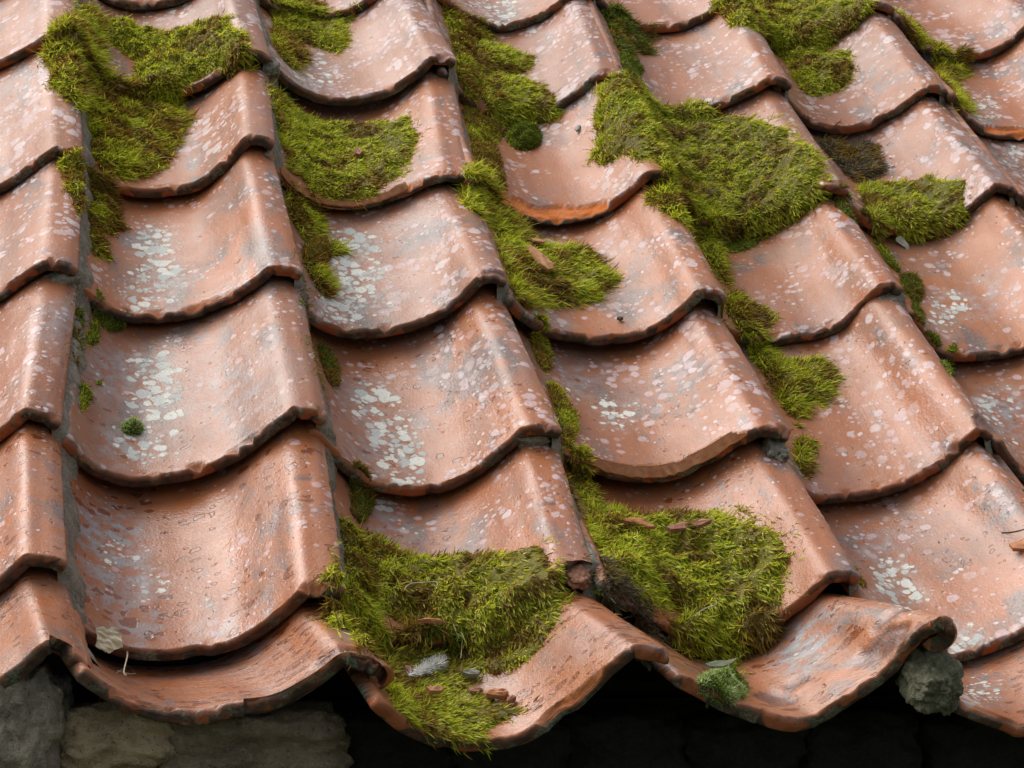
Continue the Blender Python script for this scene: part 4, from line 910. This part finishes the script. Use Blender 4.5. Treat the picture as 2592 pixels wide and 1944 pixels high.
# layers splitting from the flaking lip
def flake(par, c, j, a, b, dn, dt, th, lab):
    lp = lip(c, j); m = (XS > a) & (XS < b); P = lp[m]; n = len(P); k = np.arange(n)
    wv = .004+.003*np.array([noise.noise(Vector((x*40, dn*900, 2))) for x in XS[m]]); env = np.sqrt(np.clip(np.minimum(k, n-1-k)/(n*.2), 0, 1))
    front_ = P+np.stack([0*wv, -env*wv+dt, 0*wv+dn], 1); back = P+np.stack([0*wv, 0*wv+.012, 0*wv+dn+.001], 1)
    V = np.concatenate([back, front_, front_-[0,0,th], back-[0,0,th]]); g = grid_faces(4, n)
    o = mesh_obj('lip_flake', V, np.concatenate([g, np.stack([k[:-1]+3*n, k[1:]+3*n, k[1:], k[:-1]], 1)]), SHARD, par); o['label'] = lab
flake(TILES[(2,4)], 2, 4, -.95, -.30, -.0035, -.001, .0022, 'orange upper layer splitting from the lip')
flake(TILES[(2,4)], 2, 4, -.98, -.45, -.0085, .001, .0015, 'thin lower layer splitting from the lip')
flake(TILES[(3,2)], 3, 2, -.90, -.18, -.0030, .0005, .0016, 'thin bright orange flake along the lip')

# curled roll end of the right eave tile
def curl(c, j, rad, ang, L0, lab):
    S = SURF[(c,j)]; u0 = S[-1]; m = 10
    rows = []
    for k in range(len(VS)):
        if VS[k]*GAUGE > L0: continue
        p = S[-1,k]; q = S[-4,k]; d = p-q; d /= np.linalg.norm(d); n = np.array([0,0,1.])-d*d[2]; n /= np.linalg.norm(n)
        cen = p-n*rad
        r_in = rad-.0125
        out = [cen+rad*(n*math.cos(a)+d*math.sin(a)) for a in np.linspace(0, ang, m)]
        inn = [cen+max(r_in,.001)*(n*math.cos(a)+d*math.sin(a)) for a in np.linspace(ang, 0, m)]
        tipm = cen+(rad+r_in)/2*(n*math.cos(ang)+d*math.sin(ang))+.006*(d*math.cos(ang)-n*math.sin(ang))
        rows.append(out+[tipm]+inn+[out[0]])
    V = np.array(rows); nr, K = V.shape[:2]; Vf = V.reshape(-1,3)
    Vf += nz(Vf, 90, 3, 2)[:,None]*.0007
    cap = [list(range((nr-1)*K, nr*K-1))]
    f = grid_faces(nr, K)
    tcv = np.stack([Vf[:,0]*1+2, Vf[:,1], np.full(len(Vf), c+.5)], 1)
    ed = np.tile(np.array([0]*(m-2)+[.5,1,1]+[1]*(m-1)+[1]), nr)[:len(Vf)]
    tint = np.tile([.3,.2,.5], (len(Vf),1)); z = np.zeros(len(Vf))
    at = dict(tc=tcv, edge=ed[:len(Vf)] if len(ed) >= len(Vf) else np.zeros(len(Vf)), fresh=z, lichen=z, grey=z, tint=tint, fire=np.tile([.1,.4,.75], (len(Vf),1)))
    o = mesh_obj('curled_roll', Vf, f, MT, TILES[(c,j)], attrs=at); o['label'] = lab
    # end face, its own ring so that it shades flat
    E_ = V[-1][:-1]; cc = E_.mean(0); n = len(E_)
    tri = []
    outl = V[-1][:m]; inl = V[-1][m+1:2*m+1][::-1]
    Ve = np.concatenate([outl, inl])+np.array([0,-.0006,0]); q4 = np.array([(i, i+1, m+i+1, m+i) for i in range(m-1)])
    at2 = dict(tc=np.stack([Ve[:,0]+3, Ve[:,2], np.full(len(Ve), c+.2)], 1), edge=np.ones(len(Ve)), fresh=0*Ve[:,0], lichen=0*Ve[:,0], grey=0*Ve[:,0], tint=np.tile([.3,.2,.3], (len(Ve),1)), fire=np.tile([.1,.4,.75], (len(Ve),1)))
    mesh_obj('roll_end', Ve, q4, MT, TILES[(c,j)], attrs=at2, smooth=False)
curl(3, 0, .019, math.radians(105), .17, 'roll end curling over at the eave')
curl(1, 0, .020, math.radians(70), .17, 'roll end curling over at the eave')
curl(0, 0, .024, math.radians(35), .17, 'roll end bending down at the eave')

# ------------------------------------------------------------------ wall under the eave, boards under the tiles, ground
def on_wall(p, y):
    d = B@ray(p); o = world(EYE); return o+d*((y-o[1])/d[1])
wall = bpy.data.objects.new('stone_wall', None); wall.location = (.45,.1,EAVE_Z-.5); col.objects.link(wall)
tag(wall, 'rubble stone wall in shade under the eave', 'wall')
def wbox(name, x0, x1, y0, y1, z0, z1, mat, par):
    bm = bmesh.new(); bmesh.ops.create_cube(bm, size=1)
    V = np.array([v.co for v in bm.verts])*[x1-x0,y1-y0,z1-z0]+[(x0+x1)/2,(y0+y1)/2,(z0+z1)/2]; Fc = np.array([[v.index for v in f_.verts] for f_ in bm.faces]); bm.free()
    return mesh_obj(name, V, Fc, mat, par, smooth=False, roof=False)
wbox('wall_core', -.9, 1.7, .05, .42, EAVE_Z-1.2, EAVE_Z-.085, STONE_SHADE, wall)
wbox('wall_core', -.9, 1.7, .13, .42, EAVE_Z-.084, EAVE_Z-.055, STONE_SHADE, wall)
wbox('wall_core', -.9, 1.7, .2, .42, EAVE_Z-.054, EAVE_Z+.0, STONE_SHADE, wall)
wbox('wall_core', -.9, 1.7, .30, .42, EAVE_Z+.001, EAVE_Z+.10, STONE_SHADE, wall)
wbox('wall_core', -.9, 1.7, .36, .42, EAVE_Z+.101, EAVE_Z+.155, STONE_SHADE, wall)
wbox('wall_base', -.9, 1.7, .05, .42, 0, EAVE_Z-1.203, STONE_SHADE, wall)
YF = -.052
def stone(px, wpx, hpx, mat, seed, y=YF, dep=.10, lab=None):
    p = on_wall(px, y); k = np.linalg.norm(p-world(EYE))/F
    o = rock('stone', (p[0], p[1]+dep/2, p[2]), (wpx*k, dep, hpx*k), mat, seed, wall, rough=.15, roof=False, power=5.5, f=3.0, div=30)
    if lab: o['label'] = lab
stone((30,1855),240,320,STONE_GREY,1, lab='rough grey stone at the left edge')
stone((122,1800),120,190,STONE_BLUE,2, y=YF+.016, lab='dark bluish stone')
stone((290,1880),340,190,STONE_BROWN,3, y=YF+.012, lab='pale brown stone')
stone((650,1893),480,200,STONE_DARK,4, y=YF+.012, lab='dark brown stone')
stone((190,2050),420,170,STONE_BROWN,5); stone((600,2080),400,170,STONE_DARK,6); stone((-200,1950),300,400,STONE_GREY,7)
for i, x in enumerate(range(1000, 3000, 300)):  # right-hand stones: eave shade put into their colour, and set back
    stone((x,1905+(i%2)*14),310,200,STONE_SHADE,10+i, y=YF+.06)
    stone((x+140,1835),310,120,STONE_SHADE,50+i, y=YF+.095)
    stone((x+120,2090),310,190,STONE_SHADE,30+i, y=YF+.03)
for r_ in range(4):
    for i in range(11):
        rock('stone', (-.6+i*.17+(r_%2)*.08, .0, EAVE_Z-.34-r_*.11), (.165,.13,.105), [STONE_DARK,STONE_BROWN,STONE_GREY][(i*7+r_*3)%3], 60+r_*13+i, wall, rough=.18, roof=False, power=4.5, div=7)
p = hit_px(ph(9,(1690,1180))[0])
dl = np.linalg.norm(lip(3,0)[-1]-EYE)+.026
rock('mortar_lump', tuple(EYE+ray(ph(9,(1690,1165))[0])*dl), (.044,.056,.042), LUMPM, 77, rough=.22, f=3.4, div=34, power=2.3)
tag(col.objects[-1], 'mossy grey mortar lump under the curled roll of the eave tile', 'mortar lump', 'mortar lumps under the tile rolls')
V = []
for s_ in (-.55, 1.75):
    for t_ in (-.0, 1.75):
        for n_ in (-.115, -.097): V.append((s_,t_,n_))
bf = [(0,1,3,2),(4,6,7,5),(0,4,5,1),(2,3,7,6),(0,2,6,4),(1,5,7,3)]
bo = mesh_obj('roof_boarding', np.array(V), np.array(bf), BOARD_SHADE, smooth=False); tag(bo, 'dark boarding hidden under the roof tiles', 'roof boarding')
GRASS = plain('ground', (.035,.05,.018), (.06,.07,.03), 8, .95)
g = mesh_obj('ground', np.array([(-200,-200,0),(200,-200,0),(200,200,0),(-200,200,0)]), np.array([(0,1,2,3)]), GRASS, smooth=False, roof=False); g['kind'] = 'structure'
